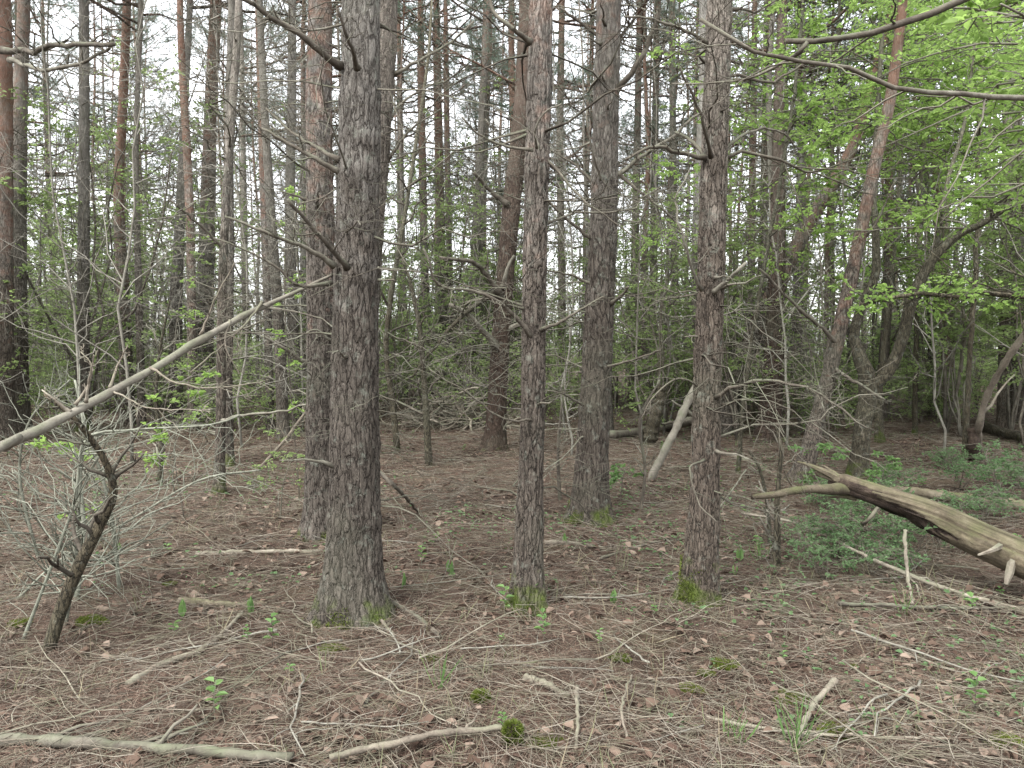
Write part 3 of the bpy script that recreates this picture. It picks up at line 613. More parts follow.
taken = []
far_rng = np.random.default_rng(21)
nfar = 0
while nfar < 120:
    D = far_rng.uniform(13 ** 0.7, 35 ** 0.7) ** (1 / 0.7); u = far_rng.uniform(-0.82, 0.82); x = u * D
    px = 512 + u * F_PX
    if 385 < px < 470 and D < 24 and far_rng.uniform() < 0.7: continue
    if any((x - a) ** 2 + (D - c) ** 2 < 0.9 for a, c in taken): continue
    taken.append((x, D)); i = int(far_rng.integers(6)); sc = far_rng.uniform(0.85, 1.15)
    root = empty('pine_tree', (x, D, float(ground_h(x, D))), 'slender pine among the crowded stems deep in the wood', 'pine tree', 'pines crowding the depth of the wood', far_rng.uniform(0, 6.28), sc)
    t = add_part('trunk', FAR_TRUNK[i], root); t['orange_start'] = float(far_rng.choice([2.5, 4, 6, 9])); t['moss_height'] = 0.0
    cz = FAR_H[i] * far_rng.uniform(0.34, 0.56); add_part('crown', CROWN[int(far_rng.integers(5))], root, (FAR_LEAN[i] * cz, 0, cz), 0, (FAR_H[i] - cz) / 6.3)
    add_part('twig_tangle', TANGLE_FAR[int(far_rng.integers(4))], root, (0, 0, 0), 0, 1.0, 'stuff')
    nfar += 1

# ------------------------------------------------------------------ broadleaf growth
def grow_leafy(stems, nl, limb=(0.7, 1.8), t0=0.3, ntw=12, nlf=9, size=(0.03, 0.075), up=(-0.1, 0.5), bias=None, flat=0.25):
    """limbs, twigs and leaves off each stem [k,3],[k]"""
    mb = MB(); lf = MB()
    for P, r in stems:
        k = len(P); t = rng.uniform(t0, 1.0, nl); x = t * (k - 1); i = np.minimum(x.astype(int), k - 2); f = (x - i)[:, None]
        p = P[i] * (1 - f) + P[i + 1] * f; rr = (r[i] * 0.4)
        a = rng.uniform(0, 2 * math.pi, nl); d = np.stack([np.cos(a), np.sin(a), rng.uniform(*up, nl)], 1)
        if bias is not None: d = d + np.array(bias)[None]
        d = norm(d); L = rng.uniform(*limb, nl)[:, None, None]; kk = 8; u = np.linspace(0, 1, kk)[None, :, None]
        Q = p[:, None] + d[:, None] * u * L; Q[..., 2] -= 0.18 * (u[..., 0] ** 2) * L[..., 0]; Q += wander(nl, kk, 0.03) * L
        qr = np.clip(rr, 0.003, 0.016)[:, None] * np.linspace(1, 0.3, kk)[None]
        tubes(mb, Q, np.maximum(qr, 0.0018), 5)
        tw, tr = side_shoots(Q, qr, ntw, k=4, t0=0.2, lf=(0.2, 0.45), flat=flat); tubes(mb, tw, np.maximum(tr, 0.0012), 3, cap=False)
        n = len(tw); ts = np.linspace(0.2, 1.0, nlf)[None] + rng.uniform(-0.05, 0.05, (n, nlf)); xx = np.clip(ts, 0, 0.999) * 3; ii = xx.astype(int); ff = (xx - ii)[..., None]; ar = np.arange(n)[:, None]
        pp = tw[ar, ii] * (1 - ff) + tw[ar, np.minimum(ii + 1, 3)] * ff; dd = norm(tw[ar, np.minimum(ii + 1, 3)] - tw[ar, np.minimum(ii, 2)])
        sgn = np.where((np.arange(nlf)[None] + rng.integers(0, 2, (n, 1))) % 2 == 0, 1.0, -1.0)[..., None]
        s = norm(np.cross(dd, np.array([0, 0, 1.0])) + 1e-6); ld = norm(dd * 0.75 + s * sgn * 0.8 + rng.normal(size=dd.shape) * 0.3)
        nr = norm(np.array([0, 0, 1.0]) + rng.normal(size=dd.shape) * 0.7)
        leaves(lf, pp.reshape(-1, 3), ld.reshape(-1, 3), nr.reshape(-1, 3), rng.uniform(*size, n * nlf))
    return mb, lf

def broadleaf(name, base, stems_pix, label, nl, leafmat, H_extra=(), group=None, cat='tree', dep=None, **kw):
    """stems_pix: lists of (px, py, depth offset, width px)"""
    b = np.array(base, float); root = empty(name, b, label, cat, group); stems = []
    for n_, st in enumerate(stems_pix):
        X = np.array([[*(at(px, py, b[1] + dd) - b), w * 0.8 * b[1] / F_PX / 2] for px, py, dd, w in st])
        if n_ == 0: X[0, :3] = (0, 0, -0.05)
        Y = catmull(X, 40); P = Y[:, :3]; q = np.maximum(Y[:, 3], 0.004)
        mb = MB()
        if n_ == 0: P = P + np.concatenate([np.zeros((1, 3)), rng.normal(size=(39, 3)) * 0.006])
        trunk_into(mb, P, q, 20, 0, False, 0.35 if n_ == 0 else 0.0, seedv=n_ + 40)
        o = mb.build('trunk' if n_ == 0 else 'stem', [M['bark_dark']], root); o['orange_start'] = 50.0; o['moss_height'] = 0.15 if n_ == 0 else 0.0
        stems.append((P, q))
    tw, lf = grow_leafy(stems, nl, **kw)
    tw.build('twigs', [M['deadwood']], root)['kind'] = 'stuff'
    lf.build('crown', [M[leafmat]], root, smooth=False)
    return root

b = on_ground(858, 476)
broadleaf('forked_tree', b, [[(858, 476, 0, 24), (862, 430, 0, 21), (868, 385, 0, 22), (855, 340, .1, 14), (862, 305, .2, 12), (876, 270, .2, 11), (874, 200, .3, 8), (878, 100, .4, 6), (884, 20, .4, 5)],
    [(868, 388, 0, 15), (888, 372, -.05, 15), (902, 340, -.1, 14), (912, 300, -.2, 14), (932, 260, -.3, 12), (960, 234, -.4, 9), (985, 222, -.5, 7), (1030, 190, -.6, 4)],
    [(930, 262, -.3, 7), (940, 230, -.2, 6), (948, 180, -.1, 5), (965, 120, 0, 4), (975, 40, 0, 3)]],
    'dark mossy tree forking low into two curving stems behind the big fallen log', 18, 'spring', t0=0.75, limb=(0.7, 1.9))
broadleaf('young_tree', on_ground(838, 428), [[(838, 428, 0, 7), (833, 330, 0, 6), (832, 220, 0, 6), (833, 120, 0, 5), (840, 0, 0, 4), (842, -90, 0, 3)]], 'thin straight young tree in fresh leaf, left of the forked tree', 64, 'spring', t0=0.55, limb=(0.7, 1.9))
broadleaf('young_tree', on_ground(880, 442), [[(880, 442, 0, 12), (879, 400, 0, 9), (886, 330, .2, 6), (897, 220, .3, 5), (905, 100, .3, 4), (912, -40, .3, 3)]], 'young leafy tree with mossy foot close behind the forked tree', 64, 'spring', t0=0.3, limb=(0.8, 2.0))
broadleaf('young_tree', on_ground(965, 462), [[(965, 462, 0, 8), (968, 380, 0, 6), (975, 280, 0, 6), (978, 150, .1, 5), (985, 20, .1, 4), (988, -80, .1, 3)]], 'young leafy tree rising between the red-brown pine and the pale slanting pole', 62, 'spring', t0=0.56, limb=(0.7, 1.7))
broadleaf('young_tree', on_ground(755, 422), [[(755, 422, 0, 7), (758, 330, 0, 6), (762, 200, 0, 5), (765, 60, .1, 4), (768, -60, .1, 3)]], 'slight young leafy tree between the strongly leaning pine and mossy-collared pine', 34, 'spring', t0=0.56, limb=(0.7, 1.7))
broadleaf('young_tree', on_ground(915, 436), [[(915, 436, 0, 7), (916, 350, 0, 6), (920, 200, 0, 5), (930, 60, .1, 4), (932, -60, .1, 3)]], 'young leafy tree just right of the forked tree, its top hidden in leaves', 58, 'spring', t0=0.56, limb=(0.7, 1.7))
broadleaf('young_tree', on_ground(738, 474), [[(738, 474, 0, 6), (744, 400, 0, 5), (758, 300, 0, 5), (780, 180, 0, 4), (798, 60, 0, 4), (806, -60, 0, 3)]], 'leaning young leafy tree beside the mossy-collared pine, slanting towards the fallen log', 42, 'spring', t0=0.42, limb=(0.6, 1.7))
# two trees outside the frame whose limbs reach in
b = np.array([3.1, 3.7, float(ground_h(3.1, 3.7))])
root = broadleaf('roadside_tree'.replace('roadside', 'overhanging'), b, [[(1172, 560, 0, 26), (1172, 400, 0, 22), (1165, 200, 0, 20), (1160, 0, 0, 17), (1150, -180, .1, 12), (1150, -420, .2, 6)]],
    'tree just out of frame whose bare brown limbs arch in at the top corner', 26, 'spring', t0=0.45, limb=(0.8, 1.6), bias=(-0.5, 0.6, 0.2))
for pix, w0, w1, n in (([(1160, 125, 0), (1100, 106, -.2), (1024, 98, -.4), (960, 92, -.6), (912, 94, -.7), (893, 85, -.75), (874, 71, -.75), (830, 69, -.8), (790, 60, -.85), (755, 52, -.9), (730, 38, -.9), (702, 20, -.9)], 9, 3.5, 5),
                       ([(1155, -60, 0), (1080, -45, 0), (1000, -15, 0), (960, 0, 0), (910, 20, 0), (860, 35, 0), (815, 41, 0), (785, 42, 0)], 13, 7, 2),
                       ([(806, 42, 0), (800, 52, 0), (780, 64, .2), (750, 78, .3), (715, 83, .4), (672, 84, .5)], 6, 2, 4)):
    mbk = drawn_branch(root, b, [(x, y, 3.4 + d) for x, y, d in pix], w0, w1, n, 1, 'limb', M['deadwood'], 0.0018)
b = np.array([5.0, 6.6, float(ground_h(5.0, 6.6))])
root = broadleaf('overhanging_tree', b, [[(1108, 540, 0, 22), (1108, 400, 0, 18), (1105, 250, 0, 16), (1110, 100, 0, 13), (1115, -150, .1, 8)]],
    'tree beyond the picture edge sending one mossy horizontal limb across the leaves', 30, 'spring', t0=0.5, limb=(0.8, 1.9), bias=(-0.8, 0, 0))
drawn_branch(root, b, [(1106, 300, 6.6), (1060, 296, 6.5), (1020, 295, 6.4), (985, 293, 6.4), (950, 297, 6.3), (915, 293, 6.3), (885, 300, 6.3), (860, 304, 6.3)], 9, 4, 8, 2, 'limb', M['bark_dark'])
tw, lf = grow_leafy([(np.array([at(x, y, 6.35) - b for x, y in ((1020, 295), (985, 293), (950, 297), (915, 293), (885, 300), (850, 306))]), np.full(6, 0.015))], 14, (0.25, 0.6), 0.0, 7, 6, (0.03, 0.055))
tw.build('twigs', [M['deadwood']], root)['kind'] = 'stuff'; lf.build('foliage', [M['spring']], root, smooth=False)

# ------------------------------------------------------------------ understory shrubs deeper in
def shrub_template(ns, h, nl, mat, size, ntw=6, nlf=5):
    st = []
    for i in range(ns):
        a = rng.uniform(0, 6.28); sp = rng.uniform(0.05, 0.3); hh = h * rng.uniform(0.6, 1.1); t = np.linspace(0, 1, 9)
        P = np.stack([math.cos(a) * sp * hh * t ** 1.5, math.sin(a) * sp * hh * t ** 1.5, hh * t - 0.05], 1) + wander(1, 9, 0.02 * hh)[0]
        st.append((P, np.linspace(0.014, 0.004, 9) * (0.6 + h / 6)))
    mb, lf = grow_leafy(st, nl, (0.4, 1.1), 0.25, ntw, nlf, size)
    for P, r in st: tubes(mb, P, r, 5)
    return mb.mesh('stem_work', [M['deadwood']]), lf.mesh('foliage', [M[mat]], False)
SHRUB = [shrub_template(4, 4.4, 15, 'under', (0.03, 0.06), 7, 7) for i in range(3)] + [shrub_template(4, 2.4, 9, 'under', (0.025, 0.05), 6, 6) for i in range(2)] + [shrub_template(6, 1.3, 9, 'under', (0.025, 0.05), 6, 6) for i in range(2)]
sr = np.random.default_rng(5); k = 0
while k < 200:
    D = sr.uniform(11, 36); u = sr.uniform(-0.8, 0.8); px = 512 + u * F_PX
    if 0 < px < 700 and D < 13: continue
    i = int(sr.integers(5))
    root = empty('leafy_shrub', (u * D, D, float(ground_h(u * D, D))), 'thin wild shrub in pale green leaf between the deeper pines', 'shrub', 'leafy shrubs between the deeper pines', sr.uniform(0, 6.28), sr.uniform(0.8, 1.7))
    add_part('stem', SHRUB[i][0], root); add_part('foliage', SHRUB[i][1], root); k += 1
for k in range(90):
    D = sr.uniform(13, 33); u = sr.uniform(-0.75, 0.75); i = 5 + int(sr.integers(2))
    root = empty('leafy_shrub', (u * D, D, float(ground_h(u * D, D))), 'knee-high pale leaved shrub on the floor of the deeper wood', 'shrub', 'knee-high shrubs of the deeper wood', sr.uniform(0, 6.28), sr.uniform(0.7, 1.3))
    add_part('stem', SHRUB[i][0], root); add_part('foliage', SHRUB[i][1], root)
# bare saplings
def bare_template(h):
    mb = MB(); t = np.linspace(0, 1, 12); P = np.stack([0.04 * h * np.sin(t * 3 + rng.uniform(0, 6)) * t, 0.04 * h * np.sin(t * 2 + rng.uniform(0, 6)) * t, h * t - 0.05], 1)[None] + wander(1, 12, 0.012 * h)
    r = np.linspace(0.02, 0.004, 12)[None]; tubes(mb, P, r, 6)
    tw, tr = side_shoots(P, r, 26, k=6, t0=0.15, lf=(0.12, 0.35), flat=0.8); tubes(mb, tw, np.maximum(tr, 0.0016), 4, cap=False)
    s, s2 = side_shoots(tw, tr, 3, k=4, t0=0.3); tubes(mb, s, np.maximum(s2, 0.0014), 3, cap=False)
    return mb.mesh('bare_sapling', [M['greytwig']])
BARE = [bare_template(h) for h in (5.5, 6.8, 4.2, 7.5, 6.0)]
for i in range(150):
    D = sr.uniform(9.5, 34); u = sr.uniform(-0.75, 0.75); i_ = int(sr.integers(5))
    if 390 < 512 + u * F_PX < 520 and D < 17: continue
    o = link('bare_sapling', BARE[i_]); o.location = (u * D, D, float(ground_h(u * D, D))); o.rotation_euler = (0, 0, sr.uniform(0, 6.28)); s_ = sr.uniform(0.8, 1.3); o.scale = (s_, s_, s_)
    tag(o, 'leafless twiggy sapling among the deeper pines', 'sapling', 'leafless saplings among the deeper pines')

def drawn_sapling(name, pts, label, ntw, mat='deadwood', cat='sapling', lf=(0.12, 0.3), depth=None, nsub=3, flat=0.8, minr=0.0014):
    b = on_ground(pts[0][0], pts[0][1]); D = b[1]
    X = [[0, 0, -0.04, pts[0][2] * D / F_PX / 2]] + [[*(at(p[0], p[1], D + (p[3] if len(p) > 3 else 0)) - b), p[2] * D / F_PX / 2] for p in pts[1:]]
    Y = catmull(np.array(X), 24); P = Y[None, :, :3]; r = np.maximum(Y[None, :, 3], 0.0015)
    root = empty(name, b, label, cat); mb = MB(); tubes(mb, P, r, 10); mb.build('stem', [M[mat]], root)['orange_start'] = 50.0
    if ntw:
        m2 = MB(); tw, tr = side_shoots(P, r, ntw, k=6, t0=0.15, lf=lf, flat=flat); tubes(m2, tw, np.maximum(tr, minr), 4)
        if nsub: s, s2 = side_shoots(tw, tr, nsub, k=4, t0=0.3); tubes(m2, s, np.maximum(s2, 0.0012), 3)
        m2.build('twigs', [M['deadwood' if mat == 'bark_dark' else mat]], root)['kind'] = 'stuff'
    return root, b
drawn_sapling('bare_sapling', [(398, 453, 7), (392, 400, 6), (386, 350, 5), (392, 290, 5), (404, 220, 4), (415, 150, 4), (428, 60, 3), (432, 0, 2)], 'thin dark stem bowing slightly, first right of the thickest pine', 16, 'bark_dark')
drawn_sapling('bare_sapling', [(429, 466, 8), (427, 430, 7), (424, 380, 6), (420, 330, 5), (414, 300, 4), (410, 280, 3), (402, 260, 2)], 'short dead upright sapling standing before the brush heap', 8, 'bark_dark')
drawn_sapling('bare_sapling', [(160, 484, 6), (161, 440, 5), (156, 400, 4), (160, 350, 3), (170, 300, 2)], 'small dark dead sapling left of the thin pale mossy-footed pine', 12, 'bark_dark')
drawn_sapling('bare_sapling', [(777, 568, 9), (777, 530, 7), (778, 490, 5), (781, 450, 4), (776, 425, 2)], 'thin dark dead stem upright at the tip of the big fallen log', 7, 'bark_dark')
drawn_sapling('bare_sapling', [(770, 545, 5), (768, 510, 4), (760, 470, 3), (748, 450, 2)], 'lesser grey stem leaning beside the dead stem at the log tip', 6, 'bark_dark')
drawn_sapling('bare_sapling', [(560, 500, 4), (558, 450, 3), (562, 400, 2)], 'wispy twig sapling at the left foot of the sturdy knotted pine', 6)
drawn_sapling('bare_sapling', [(640, 512, 4), (645, 470, 3), (640, 420, 3), (660, 380, 2)], 'pale thin sapling between sturdy knotted pine and mossy-collared pine', 9)

# the left clutter: leaning stub, leaning pole, bare shrub
r_, b_ = drawn_sapling('leaning_stump', [(46, 652, 13), (60, 612, 13), (78, 568, 12.5), (97, 530, 11.5), (113, 494, 9), (108, 468, 7, -.05), (96, 446, 6, -.1), (72, 416, 5, -.2), (44, 394, 3.5, -.25)], 'crooked dark rotting stem leaning up beneath the long leaning pole', 12, 'bark_dark', 'dead stem', (0.1, 0.3))
p0 = np.array([-2.62, -0.3, float(ground_h(-2.62, -0.3)) + 0.02])
root = empty('leaning_pole', p0, 'long pale dead pole slanting up from the edge to the thickest pine', 'fallen trunk')
X = [[0, 0, 0, 0.045]] + [[*(at(x, y, D) - p0), w * D / F_PX / 2] for x, y, D, w in ((-60, 480, 2.3, 12.5), (0, 447, 2.6, 11.5), (70, 412, 2.95, 10), (140, 372, 3.3, 8.5), (205, 334, 3.7, 7.5), (262, 303, 4.05, 6), (305, 285, 4.3, 4.5), (332, 272, 4.36, 2.5))]
Y = catmull(np.array(X), 60); mb = MB(); Pp = Y[None, :, :3] + wander(1, 60, 0.002); tubes(mb, Pp + rng.normal(size=(1, 60, 3)) * 0.0015, 0.9 * Y[None, :, 3] * (1 + 0.13 * rng.normal(size=(1, 60)).clip(-1, 1.6)), 14); mb.build('trunk', [M['polewood']], root)
for pix, w0, w1, n in (([(70, 412, 2.95), (50, 396, 2.9), (42, 390, 2.9)], 5, 2, 2), ([(75, 405, 2.98), (88, 385, 3.0), (92, 365, 3.0), (80, 352, 3.0)], 4, 1.5, 3), ([(110, 388, 3.15), (118, 365, 3.2), (128, 345, 3.2)], 4, 1.5, 3), ([(86, 402, 3.0), (90, 375, 2.95), (94, 355, 2.9)], 4, 1.5, 2),
                       ([(200, 335, 3.7), (215, 300, 3.7), (235, 262, 3.7)], 3, 1.5, 4), ([(150, 368, 3.35), (170, 380, 3.3), (215, 388, 3.3), (270, 380, 3.4)], 3, 1.2, 6), ([(110, 390, 3.15), (150, 408, 3.1), (205, 410, 3.2)], 2.5, 1.2, 5), ([(230, 320, 3.85), (225, 345, 3.8), (240, 375, 3.8)], 2.5, 1.2, 4), ([(262, 302, 4.05), (240, 330, 3.9), (190, 372, 3.7)], 3, 1.5, 4)):
    drawn_branch(root, p0, pix, w0, w1, n, 2, 'branch', M['palewood'])
for pts, lab, n in (([(20, 640, 4), (50, 570, 3), (75, 500, 3), (85, 440, 3), (130, 430, 2), (210, 425, 2), (240, 415, 1.5)], 'pale lichen-grey shrub with long arching shoots, left of the crooked stem', 20),
                    ([(75, 600, 5), (84, 540, 5), (80, 480, 4), (84, 430, 3), (75, 380, 2)], 'ashen upright twig shrub tangled with the crooked rotting stem', 22),
                    ([(120, 590, 4), (112, 520, 4), (100, 470, 3), (84, 430, 3)], 'straight pale shoot propped against the crooked rotting stem', 9),
                    ([(64, 625, 4), (74, 570, 4), (78, 520, 3), (81, 470, 3), (84, 428, 2)], 'lichen-crusted shoots standing close along the crooked rotting stem', 22),
                    ([(10, 600, 3), (60, 560, 2), (130, 520, 2), (200, 480, 2), (260, 470, 1.5)], 'low grey straggling twig shrub below the leaning pole', 14),
                    ([(40, 560, 3), (20, 480, 3), (30, 420, 2), (70, 380, 2)], 'sprawling grey twig shrub at the picture edge under the pole', 18)):
    drawn_sapling('twig_shrub', pts, lab, int(n * 1.6), 'lichen', 'shrub', (0.2, 0.55), nsub=4, minr=0.001)
r_, b_ = drawn_sapling('twig_shrub', [(255, 470, 3), (285, 440, 3), (300, 420, 3), (318, 400, 2), (330, 430, 2)], 'wiry shoot with few pale leaves against the thickest pine', 12, 'palewood', 'shrub')
for pts, lab, D in ((((95, 470, 3.4), (130, 440, 3.5), (200, 420, 3.6), (260, 412, 3.7)), 'sprays', 3.5), (((150, 430, 3.3), (200, 385, 3.5), (260, 370, 3.6)), 'sp', 3.5)):
    pass

def leafy_shoot(pts, label, n, size, mat='spring', name='leafy_sapling', ntw=6, limb=(0.12, 0.35), nlf=5):
    b = on_ground(pts[0][0], pts[0][1]); D = b[1]
    X = [[0, 0, -0.03, 0.006]] + [[*(at(p[0], p[1], D + p[2]) - b), 0.004] for p in pts[1:]]
    Y = catmull(np.array(X), 20); root = empty(name, b, label, 'sapling'); P, r = Y[:, :3], np.linspace(0.006, 0.002, 20)
    mb, lf = grow_leafy([(P, r)], n, limb, 0.3, ntw, nlf, size); m2 = MB(); tubes(m2, P, r, 6); m2.build('stem', [M['deadwood']], root)
    mb.build('twigs', [M['deadwood']], root)['kind'] = 'stuff'; lf.build('foliage', [M[mat]], root, smooth=False); return root
leafy_shoot([(185, 520, 0), (175, 460, 0), (180, 420, 0), (205, 385, 0), (230, 370, 0)], 'small sapling spreading fresh leaves under the leaning pole', 10, (0.03, 0.055))
leafy_shoot([(120, 560, 0), (105, 500, -.1), (60, 450, -.2), (30, 440, -.3)], 'small sapling with few leaves near the crooked rotting stem', 6, (0.03, 0.055))
leafy_shoot([(280, 520, 0), (284, 480, 0), (298, 450, 0), (310, 440, 0)], 'pale leaved little sapling just left of the pine tucked behind', 8, (0.02, 0.04), 'under')
leafy_shoot([(300, 500, 0), (290, 380, 0), (285, 280, 0), (300, 190, 0), (310, 180, 0)], 'tall wispy sapling with scattered leaves left of the pine pair', 12, (0.025, 0.045), 'spring')
leafy_shoot([(150, 470, 0), (170, 380, 0), (180, 300, 0), (200, 230, 0)], 'wispy sapling with yellow-green leaves behind the leaning pole', 12, (0.03, 0.05), 'spring')
leafy_shoot([(620, 500, 0), (625, 470, 0), (640, 455, 0)], 'low leafy sprig between sturdy knotted pine and mossy-collared pine', 5, (0.03, 0.05), 'herb')
leafy_shoot([(820, 500, 0), (822, 460, 0), (815, 445, 0)], 'bushy green sprig behind the raised end of the fallen log', 9, (0.03, 0.05), 'herb')
leafy_shoot([(880, 500, 0), (884, 470, 0), (890, 455, 0)], 'bushy green sprig right of the forked tree behind the log', 9, (0.03, 0.05), 'herb')

# ------------------------------------------------------------------ fallen log
def fallen_log():
    ctrl = [(828, 481, 5.35, 24), (852, 491, 5.28, 29), (885, 502, 5.18, 31), (934, 518, 5.0, 33), (988, 543, 4.8, 36), (1050, 570, 4.62, 40), (1130, 600, 4.42, 42)]
    base = at(1060, 572, 4.62); base[2] = float(ground_h(base[0], base[1])); root = empty('fallen_log', base, 'big barkless weathered log with splintered raised end, mossy on top', 'fallen log')
    X = catmull(np.array([[*(at(x, y, D) - base), w * D / F_PX / 2] for x, y, D, w in ctrl]), 150)
    P, r = X[:, :3], X[:, 3]; n, S = len(P), 72; th = np.arange(S) * 2 * math.pi / S
    t = norm(np.gradient(P, axis=0)); up = np.array([0, 0, 1.0]); a = norm(np.cross(up[None], t)); b = np.cross(t, a)   # a: sideways, b: up
    u = np.linspace(0, 1, n)[:, None]
    rr = r[:, None] * (1 + 0.05 * vnoise(th[None] * 1.5 + 0 * u, u * 9, 61) + 0.045 * vnoise(th[None] * 8 + 0 * u, u * 4, 62) + 0.03 * vnoise(th[None] * 16 + 0 * u, u * 6, 63))
    # the raised end is broken open on the side and below: the wall there is gone, ragged along the grain
    face = np.cos(th - math.radians(235))[None]          # most open towards the near lower side
    edge = 0.26 + 0.2 * face + 0.16 * vnoise(th[None] * 9, 0 * u, 64) + 0.1 * vnoise(th[None] * 20, 0 * u, 67)
    cut = np.clip((edge - u) / 0.09, 0, 1)
    rr = rr * (1 - 0.62 * cut * np.clip(face + 0.55, 0, 1))
    tip = np.clip(u / 0.05, 0, 1); rr = rr * (0.45 + 0.55 * tip ** 0.6)
    # a long drying crack along the upper near side
    ca = math.radians(160) + 0.25 * vnoise(u * 3, 0 * u, 65); rr = rr - 0.03 * np.exp(-((th[None] - ca) / 0.05) ** 2) * ((u > 0.3) & (u < 0.85))
    V = P[:, None] + rr[..., None] * (a[:, None] * np.cos(th)[None, :, None] + b[:, None] * np.sin(th)[None, :, None])
    i = np.arange(n - 1)[:, None]; j = np.arange(S)[None]; j2 = (j + 1) % S
    Q = np.stack([i * S + j, (i + 1) * S + j, (i + 1) * S + j2, i * S + j2], -1)
    mask = ((cut * np.clip(face + 0.55, 0, 1))[:-1] > 0.2).reshape(-1)
    Q = Q.reshape(-1, 4); mb = MB(); mb.add(V.reshape(-1, 3), Q[~mask]); mb.Q.append(Q[mask]); mb.qm.append(np.full(mask.sum(), 1))
    cidx = len(mb.V[0]); mb.V[0] = np.concatenate([mb.V[0], [P[0], P[-1]]]); mb.n += 2; jj = np.arange(S)
    mb.T.append(np.stack([np.full(S, cidx), jj, (jj + 1) % S], -1)); mb.tm.append(np.full(S, 1)); o2 = (n - 1) * S
    mb.T.append(np.stack([np.full(S, cidx + 1), o2 + (jj + 1) % S, o2 + jj], -1)); mb.tm.append(np.full(S, 0))
    lo_ = mb.build('trunk', [M['log_grain'], M['rot']], root); gr = lo_.data.attributes.new('grain', 'FLOAT', 'POINT')
    gv = 0.5 + 0.55 * vnoise(th[None] * 26 + 0.8 * vnoise(u * 6, th[None] * 2, 68), u * 7, 69) + 0.4 * vnoise(th[None] * 60, u * 16, 70) + 0.35 * vnoise(th[None] * 3, u * 8, 72)
    gr.data.foreach_set('value', np.concatenate([gv.ravel(), [0.5, 0.5]]).astype(np.float32))
    for (x0, y0, x1, y1, w0, w1) in ((846, 481, 800, 460, 12, 1.5), (840, 480, 812, 468, 9, 1.5), (850, 486, 818, 474, 8, 1.5), (842, 490, 815, 487, 7, 2), (838, 478, 822, 463, 5, 1), (856, 498, 828, 497, 6, 1.5)):
        Pq = catmull(np.array([at(x0, y0, 5.3) - base, at((x0 + x1) / 2, (y0 + y1) / 2 - 1, 5.33) - base, at(x1, y1, 5.36) - base]), 8)[None]
        m3 = MB(); tubes(m3, Pq + wander(1, 8, 0.004), np.linspace(w0, w1, 8)[None] * 5.3 / F_PX / 2, 7); m3.build('splinter', [M['log']], root, False)
    m4 = MB(); Pq = catmull(np.array([at(x, y, D) - base for x, y, D in ((852, 492, 5.3), (834, 489, 5.24), (800, 488, 5.12), (778, 490, 5.05), (754, 493, 5.0))]), 20)[None]
    tubes(m4, Pq + wander(1, 20, 0.003), np.array([6, 9, 12, 13, 12, 11, 9.5, 9, 8.5, 8.5, 8, 8, 7.5, 7.5, 7.5, 7, 7, 6.5, 6, 4])[None] * 5.1 / F_PX / 2, 12); m4.build('branch', [M['log']], root)
    m5 = MB(); Pq = catmull(np.array([at(x, y, D) - base for x, y, D in ((1012, 540, 4.76), (1013, 554, 4.66), (1010, 570, 4.64), (1006, 584, 4.64))]), 10)[None]
    tubes(m5, Pq, np.array([15, 13, 11, 9.5, 9, 8.5, 8, 8, 6, 4])[None] * 4.65 / F_PX / 2, 7); m5.build('branch_stub', [M['palewood']], root, False)
    m6 = MB(); Pq = catmull(np.array([at(x, y, D) - base for x, y, D in ((1000, 546, 4.68), (990, 551, 4.62), (978, 555, 4.6))]), 8)[None]
    tubes(m6, Pq, np.linspace(7, 2, 8)[None] * 4.65 / F_PX / 2, 5); m6.build('splinter', [M['palewood']], root, False)
fallen_log()

# ------------------------------------------------------------------ sticks lying about
def stick(pix, label, w0, w1, mat='palewood', ntw=3, name='fallen_branch', lift=0.012, cat='branch', absD=None, nsub=1):
    """pix: (px, py[, lift]) points on the ground"""
    X = []
    for p in pix:
        q = on_ground(p[0], p[1]); q = q + np.array([0, 0, 0]);
        if len(p) > 2: q = at(p[0], p[1], p[2])
        else: q[2] += lift
        X.append(q)
    X = np.array(X); base = X[0].copy(); D = base[1]; base[2] = float(ground_h(base[0], base[1]))
    root = empty(name, base, label, cat); P = catmull(X - base, 36)[None] + wander(1, 36, 0.0018) + rng.normal(size=(1, 36, 3)) * 0.0012; r = np.linspace(w0, w1, 36)[None] * D / F_PX / 2 * (1 + 0.13 * rng.normal(size=(1, 36)).clip(-1.2, 1.8))
    mb = MB(); tubes(mb, P, r, 9); mb.build('stem', [M[mat]], root)['orange_start'] = 50.0
    if ntw:
        tw, tr = side_shoots(P, r, ntw, k=5, t0=0.3, lf=(0.12, 0.35), flat=0.35, minr=0.0015)
        for q in range(len(tw)):
            m2 = MB(); tubes(m2, tw[q:q + 1], tr[q:q + 1], 5); m2.build('side_twig', [M[mat]], root)['orange_start'] = 50.0
    return root
stick([(-60, 742), (0, 748), (90, 754), (180, 760), (290, 768)], 'thick grey fallen branch lying along the very bottom edge', 12, 10, 'polewood', 5, lift=0.02)
stick([(330, 772), (400, 758), (460, 745), (523, 739)], 'smooth tan branch pointing at the small mossy stub near the bottom', 7.5, 6.5, 'palewood', 3, lift=0.05)
stick([(128, 688), (165, 668), (205, 652), (240, 618)], 'pale yellowish stick lying left of the thickest pine', 8, 4, 'palewood', 2)
stick([(180, 604), (220, 607), (262, 606)], 'lichen-covered short stick near the seedlings left of the thickest pine', 8, 5, 'log', 1, lift=0.02)
stick([(196, 556), (255, 553), (322, 551)], 'straight pale stick pointing at the foot of the tucked-in pine', 6, 4, 'palewood', 1)
stick([(545, 545), (570, 546), (602, 551)], 'short pale stick between slim straight pine and sturdy knotted pine', 6, 3, 'palewood', 0)
